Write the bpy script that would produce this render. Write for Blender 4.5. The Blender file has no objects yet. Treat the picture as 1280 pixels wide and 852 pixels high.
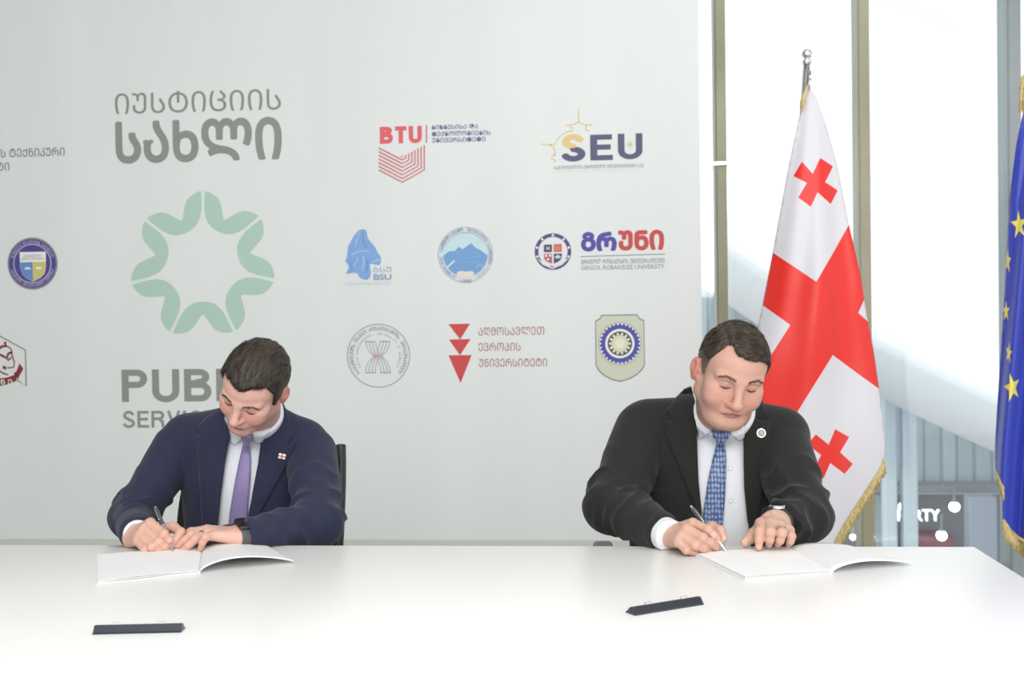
import bpy, bmesh, math, random
import numpy as np
from mathutils import Vector, Matrix
from mathutils.geometry import delaunay_2d_cdt

# ---------------------------------------------------------------- camera, world, lights, exposure
SC = bpy.context.scene
COL = SC.collection
FPX, PSI, PHI, RHO = 1450.0, 0.0833, 0.01836, 0.01418
CAM = np.array([0.0, 0.0, 1.22])
F_ = np.array([-math.sin(PSI)*math.cos(PHI), math.cos(PSI)*math.cos(PHI), -math.sin(PHI)])
R0 = np.cross(F_, [0, 0, 1.0]); R0 /= np.linalg.norm(R0)
U0 = np.cross(R0, F_)
R_ = R0*math.cos(RHO) - U0*math.sin(RHO)
U_ = U0*math.cos(RHO) + R0*math.sin(RHO)
cd = bpy.data.cameras.new('camera')
cam = bpy.data.objects.new('camera', cd); COL.objects.link(cam)
cd.sensor_width = 36.0; cd.lens = 36.0*FPX/1280.0; cd.clip_start = 0.05; cd.clip_end = 300
M3 = Matrix([[R_[i], U_[i], -F_[i]] for i in range(3)])
cam.matrix_world = Matrix.Translation(Vector(CAM)) @ M3.to_4x4()
cd.dof.use_dof = True; cd.dof.focus_distance = 2.5; cd.dof.aperture_fstop = 7.1
SC.camera = cam
SC.view_settings.view_transform = 'Standard'
SC.view_settings.look = 'None'
SC.view_settings.gamma = 1.0
SC.view_settings.exposure = 0.18
SC.view_settings.use_curve_mapping = False

W = bpy.data.worlds.new('sky'); SC.world = W; W.use_nodes = True
bg = W.node_tree.nodes['Background']
bg.inputs[0].default_value = (0.95, 0.98, 1.0, 1); bg.inputs[1].default_value = 1.25

def area(name, loc, target, sx, sy, power, col=(1, 0.98, 0.95)):
    l = bpy.data.lights.new(name, 'AREA'); l.shape = 'RECTANGLE'; l.size = sx; l.size_y = sy
    l.energy = power; l.color = col
    o = bpy.data.objects.new(name, l); COL.objects.link(o); o.location = loc
    o.rotation_euler = (Vector(target)-Vector(loc)).to_track_quat('-Z', 'Y').to_euler()
    return o
area('ceiling_panel_light', (-0.3, 0.6, 3.5), (-0.5, 1.9, 0.74), 2.2, 1.6, 24)
area('ceiling_panel_light', (1.4, 0.6, 3.5), (1.2, 2.0, 0.74), 2.2, 1.6, 22)
area('ceiling_panel_light', (0.1, -1.8, 2.2), (0.3, 2.6, 0.85), 3.2, 1.6, 84)  # added front fill low behind the camera, not a ceiling panel
area('ceiling_panel_light', (1.2, 3.4, 3.52), (1.2, 3.6, 0.0), 2.4, 0.8, 10)

# ---------------------------------------------------------------- picture rays
def ray(px, py):
    px = np.asarray(px, float); py = np.asarray(py, float)
    return F_ + (px[..., None]-640)/FPX*R_ - (py[..., None]-426)/FPX*U_
def P(px, py, Y):
    d = ray(px, py); return CAM + d*(Y/d[..., 1:2])
def T(px, py, h=0.0):
    d = ray(px, py); return CAM + d*((0.74+h-CAM[2])/d[..., 2:3])
def pix(p):
    d = np.asarray(p, float)-CAM; z = d@F_
    return 640+FPX*(d@R_)/z, 426-FPX*(d@U_)/z, z

# ---------------------------------------------------------------- materials
def mat(name, col, rough=0.5, metal=0.0, **kw):
    m = bpy.data.materials.new(name); m.use_nodes = True
    nt = m.node_tree; b = nt.nodes['Principled BSDF']
    b.inputs['Base Color'].default_value = (*col, 1) if len(col) == 3 else col
    b.inputs['Roughness'].default_value = rough; b.inputs['Metallic'].default_value = metal
    for k, v in kw.items():
        b.inputs[k.replace('_', ' ')].default_value = v
    return m
def node(m, t, **kw):
    n = m.node_tree.nodes.new(t)
    for k, v in kw.items(): setattr(n, k, v)
    return n
def bump(m, scale, strength, dist=0.001, stretch=None, kind='noise', detail=3):
    nt = m.node_tree; b = nt.nodes['Principled BSDF']
    tc = node(m, 'ShaderNodeTexCoord'); mp = node(m, 'ShaderNodeMapping')
    nt.links.new(tc.outputs['Object'], mp.inputs[0])
    if stretch: mp.inputs['Scale'].default_value = stretch
    if kind == 'noise':
        t = node(m, 'ShaderNodeTexNoise'); t.inputs['Scale'].default_value = scale; t.inputs['Detail'].default_value = detail
    else:
        t = node(m, 'ShaderNodeTexWave'); t.inputs['Scale'].default_value = scale; t.inputs['Distortion'].default_value = 1.0
    nt.links.new(mp.outputs[0], t.inputs['Vector'])
    bp = node(m, 'ShaderNodeBump'); bp.inputs['Strength'].default_value = strength; bp.inputs['Distance'].default_value = dist
    nt.links.new(t.outputs[1 if kind == 'noise' and t.outputs[0].type != 'VALUE' and False else 0], bp.inputs['Height'])
    nt.links.new(bp.outputs[0], b.inputs['Normal'])
    return t
def mottled(name, c1, c2, scale, rough, stretch=None, bmp=0.0, dist=0.001, detail=3, lo=0.35, hi=0.65):
    m = mat(name, c1, rough); nt = m.node_tree; b = nt.nodes['Principled BSDF']
    tc = node(m, 'ShaderNodeTexCoord'); mp = node(m, 'ShaderNodeMapping')
    nt.links.new(tc.outputs['Object'], mp.inputs[0])
    if stretch: mp.inputs['Scale'].default_value = stretch
    t = node(m, 'ShaderNodeTexNoise'); t.inputs['Scale'].default_value = scale; t.inputs['Detail'].default_value = detail
    nt.links.new(mp.outputs[0], t.inputs['Vector'])
    r = node(m, 'ShaderNodeValToRGB')
    r.color_ramp.elements[0].position = lo; r.color_ramp.elements[0].color = (*c1, 1)
    r.color_ramp.elements[1].position = hi; r.color_ramp.elements[1].color = (*c2, 1)
    nt.links.new(t.outputs[0], r.inputs[0]); nt.links.new(r.outputs[0], b.inputs['Base Color'])
    if bmp:
        bp = node(m, 'ShaderNodeBump'); bp.inputs['Strength'].default_value = bmp; bp.inputs['Distance'].default_value = dist
        nt.links.new(t.outputs[0], bp.inputs['Height']); nt.links.new(bp.outputs[0], b.inputs['Normal'])
    return m
def attr_mat(name, rough, sss=0.0, bscale=0, bstr=0.0, bdist=0.001, **kw):
    m = mat(name, (0.5, 0.5, 0.5), rough, **kw)
    if bscale: bump(m, bscale, bstr, bdist)
    nt = m.node_tree; b = nt.nodes['Principled BSDF']
    a = node(m, 'ShaderNodeAttribute', attribute_name='tint'); nt.links.new(a.outputs['Color'], b.inputs['Base Color'])
    if sss:
        b.inputs['Subsurface Weight'].default_value = sss; b.inputs['Subsurface Radius'].default_value = (1.0, 0.35, 0.2)
        b.inputs['Subsurface Scale'].default_value = 0.006
    return m
def emis(name, col, s):
    m = mat(name, col, 0.5); b = m.node_tree.nodes['Principled BSDF']
    b.inputs['Emission Color'].default_value = (*col, 1); b.inputs['Emission Strength'].default_value = s
    return m
def srgb(r, g, b):
    f = lambda c: c/12.92 if c <= 0.04045 else ((c+0.055)/1.055)**2.4
    return tuple(f(v/255.0) for v in (r, g, b))

# ---------------------------------------------------------------- mesh helpers
def link(o, parent=None):
    COL.objects.link(o)
    if parent is not None: o.parent = parent
    return o
def obj(name, verts, faces, m, parent=None, smooth=False, mi=None):
    me = bpy.data.meshes.new(name); me.from_pydata([tuple(map(float, v)) for v in verts], [], [tuple(map(int, f)) for f in faces])
    for k in (m if isinstance(m, (list, tuple)) else [m]): me.materials.append(k)
    if mi is not None: me.polygons.foreach_set('material_index', np.asarray(mi, np.int32))
    me.polygons.foreach_set('use_smooth', [smooth]*len(me.polygons))
    me.update(); me.validate()
    return link(bpy.data.objects.new(name, me), parent)
def tint(o, cols):
    a = o.data.color_attributes.new('tint', 'FLOAT_COLOR', 'POINT')
    c = np.ones((len(cols), 4), np.float32); c[:, :3] = cols
    a.data.foreach_set('color', c.ravel())
def empty(name, loc=(0, 0, 0)):
    o = bpy.data.objects.new(name, None); COL.objects.link(o); o.location = loc
    bpy.context.view_layer.update()
    return o
def tag(o, label=None, cat=None, group=None, kind=None):
    if label: o['label'] = label
    if cat: o['category'] = cat
    if group: o['group'] = group
    if kind: o['kind'] = kind
    return o
def keep(o, root):
    """parent o (built in world coordinates) under root without moving it"""
    o.parent = root; o.matrix_parent_inverse = root.matrix_basis.inverted(); return o

class MB:
    """collects polygons with materials into ONE mesh"""
    def __init__(s): s.v = []; s.f = []; s.mi = []; s.ms = []
    def m(s, mm):
        if mm not in s.ms: s.ms.append(mm)
        return s.ms.index(mm)
    def add(s, verts, faces, mm):
        o = len(s.v); s.v += [tuple(map(float, q)) for q in verts]; k = s.m(mm)
        for f in faces: s.f.append([i+o for i in f]); s.mi.append(k)
    def box(s, lo, hi, mm, bev=0.0, rot=None, loc=(0, 0, 0)):
        bm = bmesh.new(); bmesh.ops.create_cube(bm, size=1)
        lo = Vector(lo); hi = Vector(hi)
        for v in bm.verts: v.co = Vector(((lo[i]+hi[i])/2+v.co[i]*(hi[i]-lo[i]) for i in range(3)))
        if bev: bmesh.ops.bevel(bm, geom=bm.edges[:], offset=bev, segments=3, affect='EDGES', profile=0.5)
        if rot: 
            for v in bm.verts: v.co = rot @ v.co
        for v in bm.verts: v.co += Vector(loc)
        s.bm(bm, mm)
    def bm(s, bm, mm):
        bm.verts.index_update(); s.add([v.co[:] for v in bm.verts], [[v.index for v in f.verts] for f in bm.faces], mm); bm.free()
    def tube(s, pts, rad, mm, n=12, cap=True):
        pts = [Vector(p) for p in pts]
        if not hasattr(rad, '__len__'): rad = [rad]*len(pts)
        rings = []; up = None
        for i, p in enumerate(pts):
            t = (pts[min(i+1, len(pts)-1)]-pts[max(i-1, 0)]).normalized()
            if up is None: up = t.orthogonal().normalized()
            a = (up-t*up.dot(t)).normalized(); b = t.cross(a); up = a
            rings.append([p+(a*math.cos(2*math.pi*k/n)+b*math.sin(2*math.pi*k/n))*rad[i] for k in range(n)])
        vs = [q for r in rings for q in r]; fs = []
        for i in range(len(pts)-1):
            for k in range(n): fs.append([i*n+k, i*n+(k+1) % n, (i+1)*n+(k+1) % n, (i+1)*n+k])
        if cap: fs += [list(range(n))[::-1], list(range((len(pts)-1)*n, len(pts)*n))]
        s.add(vs, fs, mm)
    def lathe(s, prof, mm, loc=(0, 0, 0), n=32, axis=None):
        q = Vector(axis).to_track_quat('Z', 'Y').to_matrix() if axis is not None else Matrix.Identity(3)
        vs = []; fs = []
        for r, z in prof:
            for k in range(n):
                a = 2*math.pi*k/n; vs.append(q @ Vector((r*math.cos(a), r*math.sin(a), z))+Vector(loc))
        for i in range(len(prof)-1):
            for k in range(n): fs.append([i*n+k, i*n+(k+1) % n, (i+1)*n+(k+1) % n, (i+1)*n+k])
        fs += [list(range(n))[::-1], list(range((len(prof)-1)*n, len(prof)*n))]
        s.add(vs, fs, mm)
    def build(s, name, parent=None, smooth=False, auto=None):
        o = obj(name, s.v, s.f, s.ms, None, smooth, s.mi)
        if parent is not None: keep(o, parent)
        if auto is not None: 
            o.data.polygons.foreach_set('use_smooth', [True]*len(o.data.polygons)); o.data.set_sharp_from_angle(angle=math.radians(auto))
        return o

# ---------------------------------------------------------------- signed distance modelling
def vec(*a): return np.array(a, np.float32)
def sph(p, c, r): return np.linalg.norm(p-np.asarray(c, np.float32), axis=1)-r
def ell(p, c, r, rot=None):
    q = p-np.asarray(c, np.float32)
    if rot is not None: q = q@np.asarray(rot, np.float32)
    r = np.asarray(r, np.float32)
    k0 = np.linalg.norm(q/r, axis=1); k1 = np.linalg.norm(q/(r*r), axis=1)+1e-9
    return k0*(k0-1)/k1
def rc(p, a, b, ra, rb):
    a = np.asarray(a, np.float32); b = np.asarray(b, np.float32); ab = b-a
    t = np.clip(((p-a)@ab)/max(float(ab@ab), 1e-12), 0, 1)
    return np.linalg.norm(p-a-t[:, None]*ab, axis=1)-(ra+(rb-ra)*t)
def boxd(p, lo, hi):
    lo = np.asarray(lo, np.float32); hi = np.asarray(hi, np.float32)
    q = np.abs(p-(lo+hi)/2)-(hi-lo)/2
    return np.linalg.norm(np.maximum(q, 0), axis=1)+np.minimum(q.max(1), 0)
def smin(a, b, k):
    h = np.maximum(k-np.abs(a-b), 0)/k; return np.minimum(a, b)-h*h*k*0.25
def smax(a, b, k): return -smin(-a, -b, k)
def hsh(i):
    i = i.astype(np.int64); n = (i[:, 0]*73856093) ^ (i[:, 1]*19349663) ^ (i[:, 2]*83492791)
    n = (n ^ (n >> 13))*1274126177 & 0x7fffffff
    return ((n ^ (n >> 16)) & 0xffff).astype(np.float32)/65535.0
def noise3(p):
    i = np.floor(p); f = (p-i).astype(np.float32); f = f*f*(3-2*f); r = 0
    for dx in (0, 1):
        for dy in (0, 1):
            for dz in (0, 1):
                w = (f[:, 0] if dx else 1-f[:, 0])*(f[:, 1] if dy else 1-f[:, 1])*(f[:, 2] if dz else 1-f[:, 2])
                r = r+w*hsh(i+np.array([dx, dy, dz]))
    return r
def grad(f, v, e=5e-4):
    g = np.stack([f(v+vec(e, 0, 0))-f(v-vec(e, 0, 0)), f(v+vec(0, e, 0))-f(v-vec(0, e, 0)), f(v+vec(0, 0, e))-f(v-vec(0, 0, e))], 1)/(2*e)
    return g
def sdf_mesh(f, lo, hi, h, B=8, slack=1.5):
    lo = np.asarray(lo, np.float32); hi = np.asarray(hi, np.float32)
    nb = np.maximum(np.ceil((hi-lo)/(h*B)).astype(int), 1); n = nb*B
    bi = np.stack(np.meshgrid(*[np.arange(k) for k in nb], indexing='ij'), -1).reshape(-1, 3)
    dc = f((lo+(bi+0.5)*B*h).astype(np.float32))
    act = (np.abs(dc) < h*B*0.87*slack+0.004).reshape(nb)
    sg = np.where(dc < 0, -1.0, 1.0).astype(np.float32).reshape(nb)
    ii = [np.minimum(np.arange(k+1)//B, q-1) for k, q in zip(n, nb)]
    val = sg[np.ix_(*ii)].copy()
    mask = np.zeros(n+1, bool)
    for b in np.argwhere(act):
        s = b*B; mask[s[0]:s[0]+B+1, s[1]:s[1]+B+1, s[2]:s[2]+B+1] = True
    idx = np.argwhere(mask); out = np.empty(len(idx), np.float32)
    for c in range(0, len(idx), 400000):
        out[c:c+400000] = f((lo+idx[c:c+400000]*h).astype(np.float32))
    val[mask] = out
    ins = val < 0
    X, Y, Z = n
    cs = {(a, b, c): ins[a:a+X, b:b+Y, c:c+Z] for a in (0, 1) for b in (0, 1) for c in (0, 1)}
    allin = np.ones((X, Y, Z), bool); anyin = np.zeros((X, Y, Z), bool)
    for q in cs.values(): allin &= q; anyin |= q
    cell = np.argwhere(anyin & ~allin)
    vid = np.full((X, Y, Z), -1, np.int64); vid[tuple(cell.T)] = np.arange(len(cell))
    acc = np.zeros((len(cell), 3)); cnt = np.zeros(len(cell))
    offs = [(a, b, c) for a in (0, 1) for b in (0, 1) for c in (0, 1)]
    for a in offs:
        for ax in range(3):
            if a[ax]: continue
            b = list(a); b[ax] = 1
            va = val[tuple((cell+a).T)]; vb = val[tuple((cell+b).T)]
            m = (va < 0) != (vb < 0); t = np.where(m, va/np.where(m, va-vb, 1), 0)
            pt = np.array(a, float)[None].repeat(len(cell), 0); pt[:, ax] += t
            acc[m] += pt[m]; cnt[m] += 1
    v = (lo+(cell+acc/cnt[:, None])*h).astype(np.float32)
    faces = []
    for ax in range(3):
        u, w = [(1, 2), (2, 0), (0, 1)][ax]
        s0 = [slice(None)]*3; s1 = [slice(None)]*3; s0[ax] = slice(0, -1); s1[ax] = slice(1, None)
        ch = np.argwhere(ins[tuple(s0)] != ins[tuple(s1)])
        ok = (ch[:, u] > 0) & (ch[:, w] > 0) & (ch[:, u] < n[u]) & (ch[:, w] < n[w]); ch = ch[ok]
        eu = np.eye(3, dtype=int)[u]; ew = np.eye(3, dtype=int)[w]
        q = np.stack([vid[tuple((ch-eu-ew).T)], vid[tuple((ch-ew).T)], vid[tuple(ch.T)], vid[tuple((ch-eu).T)]], 1)
        fl = ~ins[tuple(ch.T)]
        q[fl] = q[fl][:, ::-1]
        faces.append(q[(q >= 0).all(1)])
    faces = np.concatenate(faces)
    for _ in range(2):
        d = f(v); g = grad(f, v, h*0.3); st = d[:, None]*g/np.maximum((g*g).sum(1), 0.2)[:, None]
        l = np.linalg.norm(st, axis=1, keepdims=True); v = (v-st*np.minimum(1, 0.6*h/np.maximum(l, 1e-9))).astype(np.float32)
    return v, faces
def trace(f, px, py, t0, t1, off=0.0):
    d = ray(np.asarray(px, float), np.asarray(py, float)); L = np.linalg.norm(d, axis=1); d = (d/L[:, None]).astype(np.float32)
    t = np.full(len(d), t0, np.float32); best = np.full(len(d), 9.0, np.float32); bt = t.copy()
    for _ in range(90):
        q = f(CAM.astype(np.float32)+d*t[:, None])-off
        m = q < best; best[m] = q[m]; bt[m] = t[m]
        t = np.where(best < 3e-4, t, np.minimum(t+np.maximum(q*0.7, 2e-4), t1))
    return CAM.astype(np.float32)+d*bt[:, None]
def in_poly(p, poly):
    x, y = p[:, 0], p[:, 1]; r = np.zeros(len(p), bool); n = len(poly)
    for i in range(n):
        x0, y0 = poly[i]; x1, y1 = poly[(i+1) % n]
        c = ((y0 > y) != (y1 > y)); xi = (x1-x0)*(y-y0)/(y1-y0 if y1 != y0 else 1e-9)+x0
        r ^= c & (x < xi)
    return r
def poly_d(p, poly):
    p = np.asarray(p, np.float32); d = np.full(len(p), 1e9, np.float32); n = len(poly)
    for i in range(n):
        a = np.array(poly[i], np.float32); b = np.array(poly[(i+1) % n], np.float32); ab = b-a
        t = np.clip(((p-a)@ab)/max(float(ab@ab), 1e-9), 0, 1)
        d = np.minimum(d, np.linalg.norm(p-a-t[:, None]*ab, axis=1))
    return np.where(in_poly(p, poly), -d, d)
def smooth_poly(poly, step=3.0, rounds=0):
    out = []
    n = len(poly)
    for i in range(n):
        a = np.array(poly[i], float); b = np.array(poly[(i+1) % n], float)
        k = max(1, int(np.linalg.norm(b-a)/step))
        out += [tuple(a+(b-a)*j/k) for j in range(k)]
    for _ in range(rounds):
        q = np.array(out); q = (np.roll(q, 1, 0)+2*q+np.roll(q, -1, 0))/4; out = [tuple(v) for v in q]
    return out
def tri_poly(poly, step=3.0, rounds=0):
    """triangulated flat polygon with inner points -> (N,2), faces"""
    b = smooth_poly(poly, step, rounds); q = np.array(b); lo = q.min(0); hi = q.max(0)
    gx, gy = np.meshgrid(np.arange(lo[0], hi[0], step), np.arange(lo[1], hi[1], step)); g = np.stack([gx.ravel(), gy.ravel()], 1)
    if len(g): g = g[poly_d(g, b) < -step*0.5]
    pts = [Vector((float(x), float(y))) for x, y in list(b)+[tuple(v) for v in g]]
    r = delaunay_2d_cdt(pts, [], [list(range(len(b)))], 1, 1e-4)
    return np.array([tuple(v) for v in r[0]]), [list(f) for f in r[2]]
def drape(f, poly, off, thick, t0, t1, step=3.0, rounds=0, puff=0.0):
    """a piece of cloth, cut to an outline and laid on the surface f: (verts, faces), with real thickness"""
    p2, fs = tri_poly(poly, step, rounds)
    v = trace(f, p2[:, 0], p2[:, 1], t0, t1, off)
    n = grad(f, v, 2e-3); n /= np.maximum(np.linalg.norm(n, axis=1, keepdims=True), 1e-6)
    if puff:
        e = np.clip(-poly_d(p2, smooth_poly(poly, step, rounds))/ (step*2.5), 0, 1); v = v+n*(puff*np.sqrt(e))[:, None]
    N = len(v); back = v-n*thick
    a = np.array([v[f_[1]]-v[f_[0]] for f_ in fs]); b = np.array([v[f_[2]]-v[f_[0]] for f_ in fs])
    cr = np.cross(a, b); fn = np.array([n[f_[0]] for f_ in fs])
    fl = (cr*fn).sum(1) < 0
    fs = [list(f_)[::-1] if k else list(f_) for f_, k in zip(fs, fl)]
    out = [list(f_) for f_ in fs]+[[i+N for i in f_][::-1] for f_ in fs]
    cnt = {}
    for f_ in fs:
        for i in range(len(f_)):
            e = (f_[i], f_[(i+1) % len(f_)]); cnt[e] = 1
    for (a_, b_) in cnt:
        if (b_, a_) not in cnt: out.append([b_, a_, a_+N, b_+N])
    return np.concatenate([v, back]), out

# ================================================================ materials
WHITE_PAINT = mat('white_paint', (0.82, 0.83, 0.83), 0.6)
LAMINATE = mottled('white_laminate', (0.925, 0.925, 0.905), (0.935, 0.935, 0.92), 3.0, 0.32)
FLOOR_M = mottled('beige_floor_tile', (0.55, 0.53, 0.48), (0.60, 0.58, 0.53), 1.4, 0.35)
CEIL_M = mat('ceiling_white', (0.62, 0.62, 0.61), 0.8)
VINYL = mottled('banner_vinyl', srgb(221, 226, 225), srgb(227, 231, 230), 0.8, 0.55, stretch=(3, 1, 0.5), bmp=0.25, dist=0.01)
OLIVE = mottled('mullion_olive_metal', srgb(150, 148, 118), srgb(172, 168, 142), 2.0, 0.4)
GREYM = mottled('mullion_grey_metal', srgb(140, 150, 152), srgb(158, 165, 168), 2.0, 0.4)
STEEL = mat('steel', (0.62, 0.63, 0.64), 0.25, 1.0)
CHROME = mat('chrome', (0.8, 0.81, 0.82), 0.12, 1.0)
BLACKP = mat('black_plastic', (0.02, 0.021, 0.023), 0.4)
BLACKF = mottled('black_mesh_fabric', (0.02, 0.022, 0.02), (0.045, 0.048, 0.043), 300, 0.85, bmp=0.3)
PAPER = mottled('paper', (0.87, 0.87, 0.88), (0.89, 0.89, 0.895), 12, 0.6)
CARD = mat('document_cover_card', (0.84, 0.85, 0.86), 0.5)
HOLDER = mat('navy_black_anodised_metal', (0.022, 0.028, 0.038), 0.35)
ACRYL = mat('clear_acrylic', (0.95, 0.97, 0.97), 0.05, 0.0, Transmission_Weight=1.0, IOR=1.3)
GLASS = bpy.data.materials.new('window_glass'); GLASS.use_nodes = True
_nt = GLASS.node_tree; _nt.nodes.clear()
_o = _nt.nodes.new('ShaderNodeOutputMaterial'); _mx = _nt.nodes.new('ShaderNodeMixShader'); _tr = _nt.nodes.new('ShaderNodeBsdfTransparent')
_gl = _nt.nodes.new('ShaderNodeBsdfGlossy'); _gl.inputs['Roughness'].default_value = 0.03; _mx.inputs[0].default_value = 0.05
_tr.inputs[0].default_value = (0.95, 0.98, 0.985, 1)
_nt.links.new(_tr.outputs[0], _mx.inputs[1]); _nt.links.new(_gl.outputs[0], _mx.inputs[2]); _nt.links.new(_mx.outputs[0], _o.inputs[0])

# ================================================================ the room
TAB_Y = 2.447
YB = 4.8                                                     # the banner's distance
YW = YB+0.45                                                 # glazed wall behind it
XR = float(P(875, 200, YB)[0])                               # banner's right edge
XL = -3.6
def struct(name, lo, hi, m, bev=0.0):
    b = MB(); b.box(lo, hi, m, bev); return tag(b.build(name), kind='structure')
struct('floor', (-4.6, -1.5, -0.12), (7.5, YW+0.2, 0.0), FLOOR_M)
struct('ceiling', (-4.6, -0.6, 3.62), (7.5, YW+0.2, 3.75), CEIL_M)
struct('wall_left', (-4.7, -0.6, 0.0), (-4.6, YW+0.2, 3.62), mat('grey_paint', (0.3, 0.31, 0.31), 0.6))
struct('wall_back', (-4.6, YW+0.1, 0.0), (XR-0.25, YW+0.2, 3.62), WHITE_PAINT)
def mull(n, px, wpx, m, back=0.14):
    x = float(P(px, 200, YW)[0]); w = wpx/FPX*YW
    b = MB(); b.box((x-w/2, YW, 0.0), (x+w/2, YW+back, 3.62), m, 0.006)
    b.box((x-w*0.45, YW-0.018, 0.0), (x+w*0.45, YW, 3.62), m, 0.003)          # pressure strip
    tag(b.build('trim_%d' % n), kind='structure'); return x
mx1 = mull(1, 901.5, 13.5, OLIVE); mx2 = mull(2, 1080.5, 13.5, OLIVE); mx3 = mull(3, 1268, 15, GREYM)
xs = [XR-0.25, mx1, mx2, mx3]
k = 6
while xs[-1] < 6.8:
    xs.append(xs[-1]+(mx3-mx2)); b = MB(); w = 15/FPX*YW
    b.box((xs[-1]-w/2, YW, 0.0), (xs[-1]+w/2, YW+0.14, 3.62), GREYM, 0.006); tag(b.build('trim_%d' % k), kind='structure'); k += 1
for i in range(len(xs)-1):
    b = MB(); b.box((xs[i]+0.03, YW+0.06, 0.09), (xs[i+1]-0.03, YW+0.072, 3.58), GLASS)
    tag(b.build('window_%d' % (i+1)), kind='structure')
struct('trim_4', (xs[0], YW, 0.0), (xs[-1], YW+0.14, 0.09), GREYM, 0.005)
struct('trim_5', (xs[0], YW, 3.5), (xs[-1], YW+0.14, 3.62), GREYM, 0.005)
z = float(P(903, 205, YW)[2])
b = MB(); b.box((mx1-0.05, YW-0.03, z-0.009), (mx1+0.05, YW-0.018, z+0.009), CHROME, 0.003)
tag(b.build('mullion_bracket'), 'thin bright cross bracket on the olive mullion right of the banner', 'bracket')

# ================================================================ outside, through the glass
SHELL = mottled('white_shell', (0.93, 0.945, 0.95), (0.97, 0.975, 0.98), 0.5, 0.6)
FAC1 = mat('facade_grey_blue', srgb(192, 205, 211), 0.5); FAC2 = mat('facade_grey_light', srgb(204, 215, 220), 0.5)
FAC3 = mat('facade_dark', srgb(158, 160, 166), 0.6); REDM = mat('shop_red_front', srgb(176, 110, 120), 0.6)
LAV = mat('lavender_panel', srgb(188, 194, 210), 0.5); COLM = mat('column_white', srgb(222, 232, 238), 0.5)
BRN = mat('brown_post', srgb(150, 128, 88), 0.5)
LAMP = emis('lamp_glow', (1.0, 0.99, 0.93), 5.0); LAMPY = emis('lamp_warm_glow', (1.0, 0.85, 0.55), 3.0)
SIGNW = emis('sign_white_glow', (1, 1, 1), 1.6)
YS = 14.0
edge = [(700, 245), (790, 300), (877, 352), (950, 402), (1020, 447), (1100, 494), (1215, 549), (1300, 588), (1420, 640), (1700, 740)]
prof = [(2.4, 0.35), (1.2, 0.06), (0.75, 0.0), (0.62, 0.02), (0.3, 0.28), (0.05, 0.52), (0.0, 0.64), (0.06, 0.74), (0.4, 0.95), (0.9, 1.25), (1.8, 1.9), (4, 3.8), (7, 6.2), (11, 8.5), (17, 11), (17, 10.6), (11, 7.9), (6, 4.6), (2.4, 1.2)]
vs = []; fs = []
for (x, y) in edge:
    q = P(x, y, YS)
    for dy, dz in prof: vs.append((q[0], q[1]+dy, q[2]+dz))
n = len(prof)
for i in range(len(edge)-1):
    for k in range(n): fs.append((i*n+k, (i+1)*n+k, (i+1)*n+(k+1) % n, i*n+(k+1) % n))
fs += [tuple(range(n)), tuple(range((len(edge)-1)*n, len(edge)*n))[::-1]]
b = MB(); b.box((-8, YW+1.0, -4.6), (40, 60, -4.5), mat('outdoor_paving', (0.3, 0.31, 0.32), 0.7)); tag(b.build('ground'), kind='structure')  # unseen dark plane, added to keep light off the shell's underside
s = obj('roof_shell', vs, fs, SHELL, None, True); tag(s, kind='structure')
YF = 20.0
def fbox(b, x0, y0, x1, y1, Y, dep, m, bev=0.01):
    a = P(x0, y1, Y); c = P(x1, y0, Y); b.box((a[0], Y, a[2]), (c[0], Y+dep, c[2]), m, bev)
b = MB(); fbox(b, 700, 250, 1500, 612, YF+0.3, 0.4, FAC1)
rng = random.Random(3); x = 702
while x < 1490:
    w = rng.uniform(9, 24); fbox(b, x, 252, x+w*0.7, 606, YF+0.27, 0.03, FAC2 if rng.random() < 0.4 else FAC1); x += w
fbox(b, 700, 606, 1500, 617, YF-0.25, 0.8, FAC3)
tag(b.build('facade'), kind='structure')
b = MB(); fbox(b, 700, 617, 1500, 800, YF+0.7, 0.3, FAC3)
fbox(b, 1150, 671, 1192, 800, YF-0.1, 0.6, REDM); fbox(b, 1095, 617, 1109, 800, YF+0.1, 0.4, FAC1)
tag(b.build('shop_wall'), kind='structure')
b = MB(); fbox(b, 1213, 621, 1246, 800, YF-1.0, 0.3, LAV); tag(b.build('facade_panel'), kind='structure')
for k, (x0, x1) in enumerate(((1107, 1121), (1131, 1147))):
    b = MB(); fbox(b, x0, 470, x1, 830, 16.2, 0.2, COLM, 0.03); fbox(b, x0-1, 822, x1+1, 840, 16.1, 0.4, COLM, 0.02)
    tag(b.build('outdoor_column'), ['tall white column outside, the one nearer the red cross flag', 'tall white column outside, the one further from the red cross flag'][k], 'column', 'columns outside')
b = MB(); fbox(b, 1081, 500, 1093, 800, 12.0, 0.1, BRN); tag(b.build('outdoor_post'), 'brown post low behind the fringe of the red cross flag', 'post')
b = MB(); fbox(b, 1074, 560, 1079, 800, 11.5, 0.05, COLM); tag(b.build('outdoor_rail_post'), 'thin white upright bar low behind the fringe of the red cross flag', 'post')
lab = ['round glowing lamp up right of the lit sign outside', 'round glowing lamp just below the lit sign outside', 'dim round lamp outside seen between two white columns', 'small warm yellow lamp at the lower tip of the red cross flag']
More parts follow.
